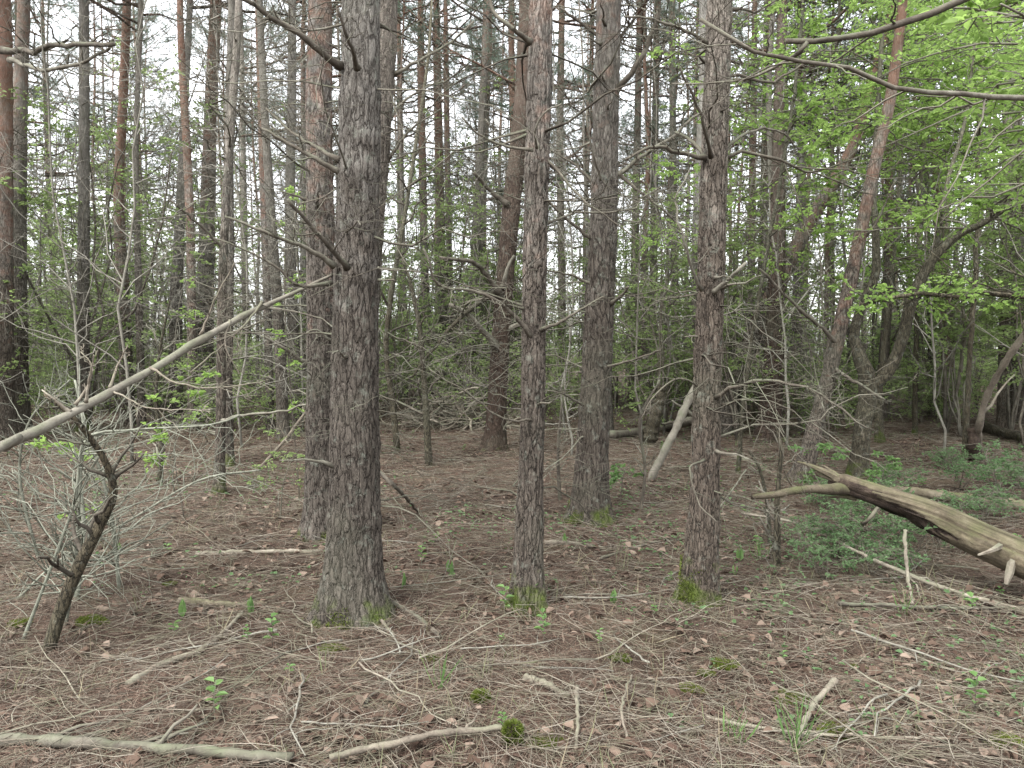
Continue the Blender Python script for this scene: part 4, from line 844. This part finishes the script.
stick([(741, 513, 6.1), (800, 525, 5.8), (870, 560, 5.0), (940, 590, 4.7), (1040, 618, 4.35)], 'long thin arching cane running under the big fallen log', 2.6, 3.6, 'palewood', 6)
stick([(838, 609), (890, 612), (950, 614), (1002, 613)], 'straight brown stick lying below the long arching cane', 4.5, 3, 'deadwood', 3, lift=0.03)
stick([(912, 606), (911, 580, 4.72), (909, 550, 4.75), (910, 530, 4.78)], 'slim white stick standing upright beneath the fallen log', 3, 4, 'palewood', 0)
stick([(525, 682), (548, 690), (572, 701)], 'flat tan bark strip near the mossy stubs at the bottom centre', 9, 5, 'palewood', 0, lift=0.015)
stick([(380, 590), (392, 605), (420, 622), (440, 640)], 'dark crooked stick at the right root of the thickest pine', 5, 4, 'deadwood', 2)
stick([(366, 592), (374, 612, 4.3), (392, 640)], 'pale bowed twig leaning on the foot of the thickest pine', 4, 3, 'palewood', 0)
stick([(380, 472, 5.2), (398, 490, 5.2), (416, 512)], 'reddish dead stick slanting down from behind the thickest pine', 4, 3, 'deadwood', 0)
stick([(628, 690), (650, 698), (672, 702)], 'dark rotten stick near the bottom, right of the mossy stubs', 7, 5, 'rot', 1)
stick([(768, 646), (790, 660), (806, 668)], 'dark damp stick lying right of the shaggy mossy-collared pine', 7, 3, 'rot', 1)
stick([(775, 690), (800, 684), (825, 692)], 'rotten brown stick below the dark damp one', 6, 4, 'rot', 1)
stick([(835, 688), (815, 710), (795, 748)], 'pale curved stick propped by tall grass blades near the bottom', 7, 4, 'palewood', 1, lift=0.03)
stick([(705, 720), (770, 735), (850, 740), (950, 742)], 'long thin pale stick stretched along the lower edge by tall grass', 4, 3, 'palewood', 3)
stick([(577, 690), (579, 720, 2.95), (576, 752)], 'white weathered twig standing out near the bottom centre', 4, 3, 'palewood', 0)
stick([(627, 745), (623, 710, 3.05), (632, 680)], 'bowed white twig right of the bottom centre', 3, 2.5, 'palewood', 0)
stick([(712, 352, 8.75), (690, 397, 8.6), (670, 440, 8.45), (650, 482)], 'pale barkless pole leaning behind the mossy-collared pine', 7.5, 8, 'polewood', 0, 'leaning_pole', cat='fallen trunk')
stick([(612, 440), (640, 437), (668, 432), (700, 420, 11)], 'dark log lying beneath the pale barkless leaning pole', 10, 8, 'deadwood', 2, 'fallen_log', lift=0.08, cat='fallen log')
stick([(648, 446), (652, 425, 11.8), (660, 400, 11.9), (662, 385, 11.9)], 'dark broken snag leaning beside the pale barkless pole', 16, 9, 'bark_dark', 2, 'dead_snag', cat='dead stem')
stick([(978, 458), (978, 430, 9.8), (985, 400, 9.6), (1005, 362, 9.3), (1040, 310, 9.0)], 'pale slanting pole rising to the picture edge beyond the log', 7, 5, 'palewood', 2, 'leaning_pole', cat='fallen trunk')
stick([(976, 462), (974, 445, 9.9), (972, 428, 9.9)], 'short red-brown stump at the foot of the pale slanting pole', 12, 10, 'rot', 0, 'tree_stump', cat='stump')
stick([(870, 499), (900, 499), (940, 504), (985, 511), (1040, 516)], 'second pale log half hidden in green growth behind the big one', 9, 12, 'log', 2, 'fallen_log', lift=0.09, cat='fallen log')
stick([(985, 432), (1000, 438), (1030, 446)], 'dark mossy log lying beyond the pale slanting pole', 9, 9, 'bark_dark', 1, 'fallen_log', lift=0.09, cat='fallen log')
stick([(724, 455), (745, 461), (775, 475), (800, 490)], 'pale branch lying between mossy-collared pine and the log tip', 4, 3, 'palewood', 2)
stick([(600, 560), (650, 545), (700, 530, 6.0), (745, 470, 7.0)], 'thin grey branch propped low across the gap by mossy-collared pine', 3, 2, 'deadwood', 4)
stick([(470, 560), (455, 540, 6.2), (480, 520, 6.3)], 'bent twig arching over litter left of the slim straight pine', 3, 2, 'deadwood', 2)
stick([(850, 530), (865, 522, 5.7), (880, 505, 5.7)], 'broken pale branchlet caught in the greenery under the log', 4, 3, 'palewood', 1)
stick([(1000, 560), (1012, 552), (1040, 546)], 'dark end of a branch resting against the underside of the log', 7, 8, 'deadwood', 0)

# scattered loose sticks, alike: copies of a few
STICK = []
for i in range(9):
    mb = MB(); L = rng.uniform(0.35, 1.2); k = 10
    P = np.zeros((1, k, 3)); P[0, :, 0] = np.linspace(-L / 2, L / 2, k); P += wander(1, k, 0.02 * L) * np.array([1, 1, 0.25]); r = np.linspace(0.0045, 0.0017, k)[None] * rng.uniform(0.6, 1.3); tubes(mb, P, r, 6)
    tw, tr = side_shoots(P, r, 4, k=5, t0=0.2, lf=(0.15, 0.4), flat=0.15, minr=0.0013); tubes(mb, tw, tr, 4); STICK.append(mb.mesh('fallen_branch', [M[('palewood', 'deadwood', 'greytwig')[i % 3]]]))
kr = np.random.default_rng(11)
for i in range(210):
    D = kr.uniform(2.7 ** 0.5, 16 ** 0.5) ** 2; x = kr.uniform(-0.68, 0.68) * D
    o = link('fallen_branch', STICK[int(kr.integers(9))]); a = kr.uniform(0, 6.28); s_ = kr.uniform(0.7, 1.3)
    o.location = (x, D, float(ground_h(x, D)) + 0.015 + kr.uniform(0, 0.03)); o.rotation_euler = (kr.normal() * 0.06, kr.normal() * 0.05, a); o.scale = (s_,) * 3
    tag(o, 'loose dead stick lying in the brown needle litter', 'branch', 'loose sticks strewn over the litter')
HEAP = []
for i in range(6):
    mb = MB(); L = rng.uniform(0.9, 1.7); k = 12; P = np.zeros((1, k, 3)); P[0, :, 0] = np.linspace(-L / 2, L / 2, k); P += wander(1, k, 0.02 * L); r = np.linspace(0.018, 0.006, k)[None] * rng.uniform(0.6, 1.2); tubes(mb, P, r, 6)
    tw, tr = side_shoots(P, r, 8, k=5, t0=0.2, lf=(0.15, 0.5), flat=0.6, minr=0.002); tubes(mb, tw, tr, 4); HEAP.append(mb.mesh('fallen_branch', [M['palewood' if i % 3 else 'deadwood']]))
bp_ = on_ground(452, 428)
for i in range(80):
    o = link('fallen_branch', HEAP[int(kr.integers(6))]); q = kr.normal(size=2) * np.array([0.5, 0.3]); h = max(0, 0.62 * (1 - np.hypot(q[0] / 1.1, q[1] / 0.7))) * kr.uniform(0, 1)
    o.location = (bp_[0] + q[0], bp_[1] + q[1], float(ground_h(bp_[0] + q[0], bp_[1] + q[1])) + 0.03 + h); o.rotation_euler = (kr.normal() * 0.3, kr.normal() * 0.35, kr.uniform(0, 6.28)); s_ = kr.uniform(0.7, 1.2); o.scale = (s_,) * 3
    tag(o, 'dead branch thrown on the low brush heap before the deeper pines', 'branch', 'branches in the brush heap')

# ------------------------------------------------------------------ litter (nobody could count it)
def scatter(n, d0, d1, p, w=0.78):
    D = (d0 ** p + rng.uniform(0, 1, n) * (d1 ** p - d0 ** p)) ** (1 / p); x = rng.uniform(-w, w, n) * (D + 0.6); return x, D
def litter_needles(n):
    mb = MB(); x, y = scatter(n, 1.7, 28, 0.45); keep = vnoise(x / 0.55, y / 0.55, 201) + 0.6 * vnoise(x / 1.7, y / 1.7, 202) + rng.uniform(-0.6, 0.6, n) > -0.16; x, y = x[keep], y[keep]; n = len(x); z = ground_h(x, y)
    a = rng.uniform(0, 6.28, n); d = np.stack([np.cos(a), np.sin(a), rng.normal(size=n) * 0.22], 1); far = np.clip(y / 6, 0.9, 2.2)
    pos = np.stack([x, y, z + rng.uniform(0.0, 0.022, n)], 1)
    L = rng.uniform(0.035, 0.12, n) * far ** 0.5; s = norm(np.cross(d, np.array([0, 0, 1.0])) + rng.normal(size=(n, 3)) * 0.5)
    blades(mb, pos - d * L[:, None] * 0.5, d, L, rng.uniform(0.0009, 0.0019, n) * far, 0, rng.uniform(0.0, 0.25, n), s)
    tag(mb.build('needle_litter', [M['litter']]), 'reddish brown carpet of fallen pine needles and fine straw', 'litter', kind='stuff')
litter_needles(620000)
def litter_twigs(n):
    mb = MB(); x, y = scatter(n, 1.8, 24, 0.65); L = 0.06 + 0.4 * rng.uniform(0, 1, n) ** 1.8; a = rng.uniform(0, 6.28, n); k = 5; t = np.linspace(-0.5, 0.5, k)[None]
    cur = rng.normal(size=n) * 0.6
    lx = t * L[:, None]; ly = cur[:, None] * (t ** 2) * L[:, None] + np.cumsum(rng.normal(size=(n, k)) * 0.045, 1) * L[:, None]
    X = x[:, None] + lx * np.cos(a)[:, None] - ly * np.sin(a)[:, None]; Y = y[:, None] + lx * np.sin(a)[:, None] + ly * np.cos(a)[:, None]
    tilt = rng.normal(size=n) * 0.12; Z = ground_h(X, Y) * 0.5 + ground_h(x, y)[:, None] * 0.5 + 0.008 + rng.exponential(0.012, n)[:, None] + np.abs(tilt)[:, None] * (t + 0.5) * L[:, None]
    r = (rng.uniform(0.0007, 0.0024, n) * np.clip(y / 7, 0.9, 1.8))[:, None] * np.linspace(1, 0.5, k)[None]
    tubes(mb, np.stack([X, Y, Z], -1), r, 4, cap=False)
    tag(mb.build('twig_litter', [M['twig']]), 'criss-cross scatter of thin dead twigs over the needles', 'litter', kind='stuff')
litter_twigs(60000)
def litter_leaves(n):
    mb = MB(); x, y = scatter(n, 1.8, 13, 0.4); keep = vnoise(x / 0.9, y / 0.9, 71) + rng.normal(size=n) * 0.18 > -0.02; x, y = x[keep], y[keep]; n = len(x); a = rng.uniform(0, 6.28, n)
    d = np.stack([np.cos(a), np.sin(a), rng.normal(size=n) * 0.25], 1); nr = norm(np.array([[0, 0, 1.0]]) + rng.normal(size=(n, 3)) * 0.35)
    pos = np.stack([x, y, ground_h(x, y) + rng.uniform(0.008, 0.028, n)], 1)
    leaves(mb, pos, d, nr, rng.uniform(0.02, 0.075, n), 0, rng.uniform(0.35, 0.85, n)[:, None], rng.uniform(-0.3, 0.45, n)[:, None])
    tag(mb.build('leaf_litter', [M['deadleaf']], smooth=False), 'pinkish brown dead leaves lying among the needles', 'litter', kind='stuff')
litter_leaves(20000)
def sprigs(n):
    """tiny green sprigs and dry grass wisps too many to count"""
    mb = MB(); x, y = scatter(n, 2.2, 16, 0.5); keep = vnoise(x / 1.3, y / 1.3, 81) + 0.12 * np.tanh(x) + rng.normal(size=n) * 0.12 > 0.12; x, y = x[keep], y[keep]; m = 8
    pos = np.repeat(np.stack([x, y, ground_h(x, y)], 1), m, 0); N = len(pos); pos[:, :2] += rng.normal(size=(N, 2)) * 0.025
    d = norm(np.array([[0, 0, 0.9]]) + rng.normal(size=(N, 3)) * 0.55)
    blades(mb, pos, d, rng.uniform(0.05, 0.17, N), rng.uniform(0.002, 0.004, N), 0, rng.uniform(-0.2, 0.2, N)); tag(mb.build('grass_wisps', [M['drygrass']]), 'sparse wisps of thin dry grass rising from the litter', 'grass', kind='stuff')
sprigs(1000)
def low_green(n):
    mb = MB(); x, y = scatter(n, 3.0, 26, 0.8, 0.7); px = 512 + x / y * F_PX
    keep = vnoise(x / 1.6, y / 1.6, 91) + 0.12 * np.clip((px - 600) / 400, -0.5, 1) + rng.normal(size=n) * 0.1 > 0.16; x, y = x[keep], y[keep]; m = 6
    pos = np.repeat(np.stack([x, y, ground_h(x, y) + 0.02], 1), m, 0); N = len(pos); pos += rng.normal(size=(N, 3)) * np.array([0.05, 0.05, 0.03])
    a = rng.uniform(0, 6.28, N); leaves(mb, pos, np.stack([np.cos(a), np.sin(a), 0.2 + 0 * a], 1), norm(np.array([[0, 0, 1.0]]) + rng.normal(size=(N, 3)) * 0.4), rng.uniform(0.015, 0.04, N))
    tag(mb.build('ground_cover', [M['bluegreen']], smooth=False), 'low scattered green herbs creeping over the forest floor', 'ground cover', kind='stuff')
low_green(7000)

# ------------------------------------------------------------------ green things one can count
def seedling_mesh(n, h, size, spread=1.0):
    mb = MB(); P = np.zeros((1, 5, 3)); P[0, :, 2] = np.linspace(-0.01, h, 5); P += wander(1, 5, 0.004); tubes(mb, P, np.linspace(0.0025, 0.001, 5)[None], 5)
    z = np.linspace(0.35, 1.0, n) * h; a = np.arange(n) * 2.4 + rng.uniform(0, 1, n); d = np.stack([np.cos(a) * spread, np.sin(a) * spread, rng.uniform(0.1, 0.5, n)], 1)
    pos = np.stack([0 * z, 0 * z, z], 1); leaves(mb, pos, d, np.array([[0, 0, 1.0]]) + 0.2 * rng.normal(size=(n, 3)), rng.uniform(*size, n), 1, 0.6)
    return mb.mesh('seedling', [M['deadwood'], M['herb']], False)
SEED = [seedling_mesh(6, 0.1, (0.04, 0.07)), seedling_mesh(8, 0.16, (0.035, 0.06)), seedling_mesh(5, 0.06, (0.03, 0.055)), seedling_mesh(10, 0.2, (0.03, 0.06))]
def lily_mesh():
    mb = MB(); n = 3; a = rng.uniform(0, 6.28, n); pos = np.zeros((n, 3)); d = np.stack([np.cos(a) * 0.3, np.sin(a) * 0.3, np.ones(n)], 1)
    leaves(mb, pos, d, np.stack([np.cos(a), np.sin(a), 0.2 + 0 * a], 1), rng.uniform(0.12, 0.19, n), 0, 0.34, 0.1); return mb.mesh('broad_blade_plant', [M['herb']], False)
LILY = [lily_mesh() for i in range(3)]
def grass_mesh(n, h):
    mb = MB(); pos = np.concatenate([rng.normal(size=(n, 2)) * 0.018, np.zeros((n, 1))], 1); d = norm(np.array([[0, 0, 1.0]]) + rng.normal(size=(n, 3)) * 0.35)
    blades(mb, pos, d, rng.uniform(0.5, 1.0, n) * h, rng.uniform(0.004, 0.009, n), 0, rng.uniform(-0.2, 0.2, n)); return mb.mesh('grass_tuft', [M['herb']])
GRASS = [grass_mesh(9, 0.28), grass_mesh(14, 0.18), grass_mesh(7, 0.22)]
def put(name, me, px, py, label, cat, sc=1.0, group=None):
    p = on_ground(px, py); o = link(name, me); o.location = p; o.rotation_euler = (0, 0, rng.uniform(0, 6.28)); o.scale = (sc,) * 3; return tag(o, label, cat, group)
for px, py, sc in ((455, 578, 1), (401, 590, 1), (183, 618, 1), (252, 616, .9), (565, 545, .9), (450, 574, .8), (613, 605, .8), (118, 555, 1), (740, 562, 1), (735, 575, .8)):
    put('broad_blade_plant', LILY[int(rng.integers(3))], px, py, 'upright fresh green blade plant pushing through the needle litter', 'plant', sc * rng.uniform(0.55, 0.85), 'blade plants in the litter')
for px, py, sc, l in ((795, 752, 1.1, 'tall grass tuft beside the pale curved stick near the bottom'), (735, 742, .8, 'small pale grass tuft near the bottom, left of the tall one'), (800, 740, .7, 'short grass tuft behind the tallest one near the bottom'), (440, 690, .8, 'fine grass tuft left of the mossy stubs'), (905, 615, .8, 'grass tuft by the white upright stick'), (760, 560, .9, 'arching grass tuft beside the mossy-collared pine')):
    put('grass_tuft', GRASS[int(rng.integers(3))], px, py, l, 'grass', sc)
for i in range(60):
    D = kr.uniform(2.9 ** 0.6, 14 ** 0.6) ** (1 / 0.6); x = (kr.uniform(-0.62, 0.62) if i % 3 else kr.uniform(0.15, 0.65)) * D
    o = link('seedling', SEED[int(kr.integers(4))]); o.location = (x, D, float(ground_h(x, D)) + 0.01); o.rotation_euler = (0, 0, kr.uniform(0, 6.28)); s_ = kr.uniform(0.4, 0.9); o.scale = (s_,) * 3
    tag(o, 'tiny green seedling growing out of the needle litter', 'seedling', 'seedlings dotted over the forest floor')
for px, py, l in ((505, 617, 'broad-leaved seedling at the foot of the slim straight pine'), (536, 612, 'seedling tucked against the slim straight pine, right side'), (215, 722, 'bright seedling near the bottom left sticks'), (975, 715, 'vivid leafy seedling in the bottom corner'), (272, 650, 'bright seedling left of the thickest pine root')):
    put('seedling', SEED[1], px, py, l, 'seedling', 1.0)
def moss_cushion(n, rx, h):
    mb = MB(); a = rng.uniform(0, 6.28, n); q = rng.uniform(0, 1, n) ** 0.5 * (0.75 + 0.9 * vnoise(2 * np.cos(a) + 7 * rx, 2 * np.sin(a), 301)); pos = np.stack([np.cos(a) * q * rx, np.sin(a) * q * rx, h * (1 - q * q) - 0.004], 1)
    blades(mb, pos, norm(np.stack([np.cos(a) * q, np.sin(a) * q, 0.7 + 0 * a], 1) + rng.normal(size=(n, 3)) * 0.4), rng.uniform(0.008, 0.02, n), rng.uniform(0.003, 0.006, n)); return mb.mesh('moss_cushion', [M['moss']])
CUSH = [moss_cushion(1700, 0.1, 0.014), moss_cushion(1300, 0.07, 0.012), moss_cushion(2200, 0.14, 0.016)]
for px, py in ((705, 675), (724, 668), (858, 668), (330, 650), (90, 622), (690, 690), (838, 735), (545, 745), (790, 700), (20, 625), (1010, 745), (620, 660), (170, 585), (430, 660)):
    put('moss_cushion', CUSH[int(rng.integers(3))], px, py, 'small low cushion of yellow-green moss on the litter', 'moss', rng.uniform(0.6, 1.1), 'moss cushions on the forest floor')
for px, py, h, l in ((481, 702, 0.04, 'little dark stub capped with moss, left of the taller mossy stub'), (512, 745, 0.085, 'taller mossy stub where the smooth tan branch ends')):
    p = on_ground(px, py); root = empty('mossy_stub', p, l, 'stump'); mb = MB(); tubes(mb, np.array([[0, 0, -0.03], [0.004, 0, h * 0.5], [0.002, 0, h]]), np.array([0.042, 0.033, 0.02]), 12); mb.build('stub', [M['rot']], root)
    n = 1600; a = rng.uniform(0, 6.28, n); z = rng.uniform(0.1, 1.05, n) * h; q = np.sqrt(np.clip(1.12 - (z / h) ** 3, 0, 1)) * (1 + 0.35 * vnoise(a, z * 30, 303)); m2 = MB(); pos = np.stack([np.cos(a) * 0.036 * q, np.sin(a) * 0.036 * q, np.minimum(z, h)], 1)
    blades(m2, pos, norm(np.stack([np.cos(a), np.sin(a), 0.6 + 0 * a], 1) + rng.normal(size=(n, 3)) * 0.4), rng.uniform(0.006, 0.016, n), rng.uniform(0.003, 0.006, n)); m2.build('moss', [M['moss']], root)

# low green bushes under and behind the log
def low_bush(ns, h, nl, size):
    st = []
    for i in range(ns):
        a = rng.uniform(0, 6.28); sp = rng.uniform(0.3, 1.1); t = np.linspace(0, 1, 7); P = np.stack([math.cos(a) * sp * h * t, math.sin(a) * sp * h * t, h * t * (1.3 - 0.5 * t) - 0.02], 1) + wander(1, 7, 0.02)[0]; st.append((P, np.linspace(0.004, 0.0015, 7)))
    mb, lf = grow_leafy(st, nl, (0.1, 0.3), 0.2, 5, 5, size)
    for P, r in st: tubes(mb, P, r, 4)
    return mb.mesh('stem', [M['deadwood']]), lf.mesh('foliage', [M['bluegreen']], False)
BUSH = [low_bush(7, 0.4, 6, (0.014, 0.03)), low_bush(9, 0.3, 6, (0.014, 0.028)), low_bush(6, 0.5, 7, (0.016, 0.032))]
for px, py in ((835, 560), (870, 575), (905, 562), (940, 548), (850, 535), (890, 538), (825, 580), (1000, 500), (960, 490), (985, 520), (1020, 490), (830, 510), (950, 470), (895, 490)):
    p = on_ground(px, py); i = int(rng.integers(3)); root = empty('low_bush', p, 'low airy bush with small green leaves beneath and behind the fallen log', 'bush', 'low bushes around the fallen log', rng.uniform(0, 6.28), rng.uniform(0.7, 1.15))
    add_part('stem', BUSH[i][0], root); add_part('foliage', BUSH[i][1], root)

# far-off undergrowth closing the wood at its edge
def far_belt():
    mb = MB(); n = 1500; a = rng.uniform(-0.95, 0.95, n); D = rng.uniform(40, 62, n); base = np.stack([np.sin(a) * D, np.cos(a) * D, 0 * a], 1); h = rng.uniform(1.0, 2.6, n) * (1 + 0.8 * np.clip((a + 0.25) * 2.5, -0.3, 1)) * (0.7 + 0.8 * (vnoise(a * 9, 0 * a, 99) + 0.5))
    k = 6; t = np.linspace(0, 1, k); P = base[:, None] + np.stack([0 * t, 0 * t, t], -1)[None] * h[:, None, None] + wander(n, k, 0.12); tubes(mb, P, np.linspace(0.03, 0.008, k)[None] * np.ones((n, 1)), 3, 0, cap=False)
    m = 26; pos = np.repeat(base, m, 0); hh = np.repeat(h, m) * rng.uniform(0.15, 1.1, n * m); pos = pos + rng.normal(size=(n * m, 3)) * np.array([0.7, 0.7, 0]); pos[:, 2] = hh
    aa = rng.uniform(0, 6.28, n * m); leaves(mb, pos, np.stack([np.cos(aa), np.sin(aa), rng.normal(size=n * m) * 0.4], 1), norm(rng.normal(size=(n * m, 3)) + np.array([[0, 0, 0.6]])), rng.uniform(0.1, 0.2, n * m), 1)
    tag(mb.build('distant_undergrowth', [M['deadwood'], M['under']], smooth=False), 'hazy belt of leafy undergrowth closing off the wood', 'undergrowth', kind='stuff')
far_belt()

# ------------------------------------------------------------------ light, sky, camera
SUN_EL, SUN_AZ = R(58), R(215)
w = bpy.data.worlds.new('World'); scene.world = w; w.use_nodes = True; nt = w.node_tree; nt.nodes.clear()
sky = nt.nodes.new('ShaderNodeTexSky'); sky.sky_type = 'NISHITA'; sky.sun_disc = False; sky.sun_elevation = SUN_EL; sky.sun_rotation = SUN_AZ
sky.air_density = 1.0; sky.dust_density = 4.0; sky.ozone_density = 1.0
hs = nt.nodes.new('ShaderNodeHueSaturation'); hs.inputs['Saturation'].default_value = 0.3
gm = nt.nodes.new('ShaderNodeGamma'); gm.inputs['Gamma'].default_value = 0.45
bg = nt.nodes.new('ShaderNodeBackground'); bg.inputs['Strength'].default_value = 0.15; wo = nt.nodes.new('ShaderNodeOutputWorld')
nt.links.new(sky.outputs[0], hs.inputs['Color']); nt.links.new(hs.outputs[0], gm.inputs['Color']); nt.links.new(gm.outputs[0], bg.inputs['Color']); nt.links.new(bg.outputs[0], wo.inputs[0])
sl = bpy.data.lights.new('sun', 'SUN'); sl.energy = 0.5; sl.angle = R(25); sl.color = (1.0, 0.97, 0.93); so = bpy.data.objects.new('sun', sl); C.objects.link(so)
dv = Vector((math.sin(SUN_AZ) * math.cos(SUN_EL), math.cos(SUN_AZ) * math.cos(SUN_EL), math.sin(SUN_EL))); so.rotation_euler = dv.to_track_quat('Z', 'Y').to_euler(); so.location = (0, 0, 30)
cd = bpy.data.cameras.new('camera'); cam = bpy.data.objects.new('camera', cd); C.objects.link(cam); scene.camera = cam
cd.sensor_width = 36; cd.lens = F_PX / 1024 * 36; cd.clip_end = 1000; cd.clip_start = 0.05; cam.location = CAM; cam.rotation_euler = (R(90) - PITCH, 0, 0)
vs = scene.view_settings; vs.view_transform = 'Standard'; vs.look = 'None'; vs.gamma = 1; vs.use_curve_mapping = False; vs.exposure = 3.6
scene.cycles.max_bounces = 8; scene.cycles.diffuse_bounces = 5; scene.cycles.transmission_bounces = 5; scene.cycles.transparent_max_bounces = 4
scene.cycles.use_denoising = True
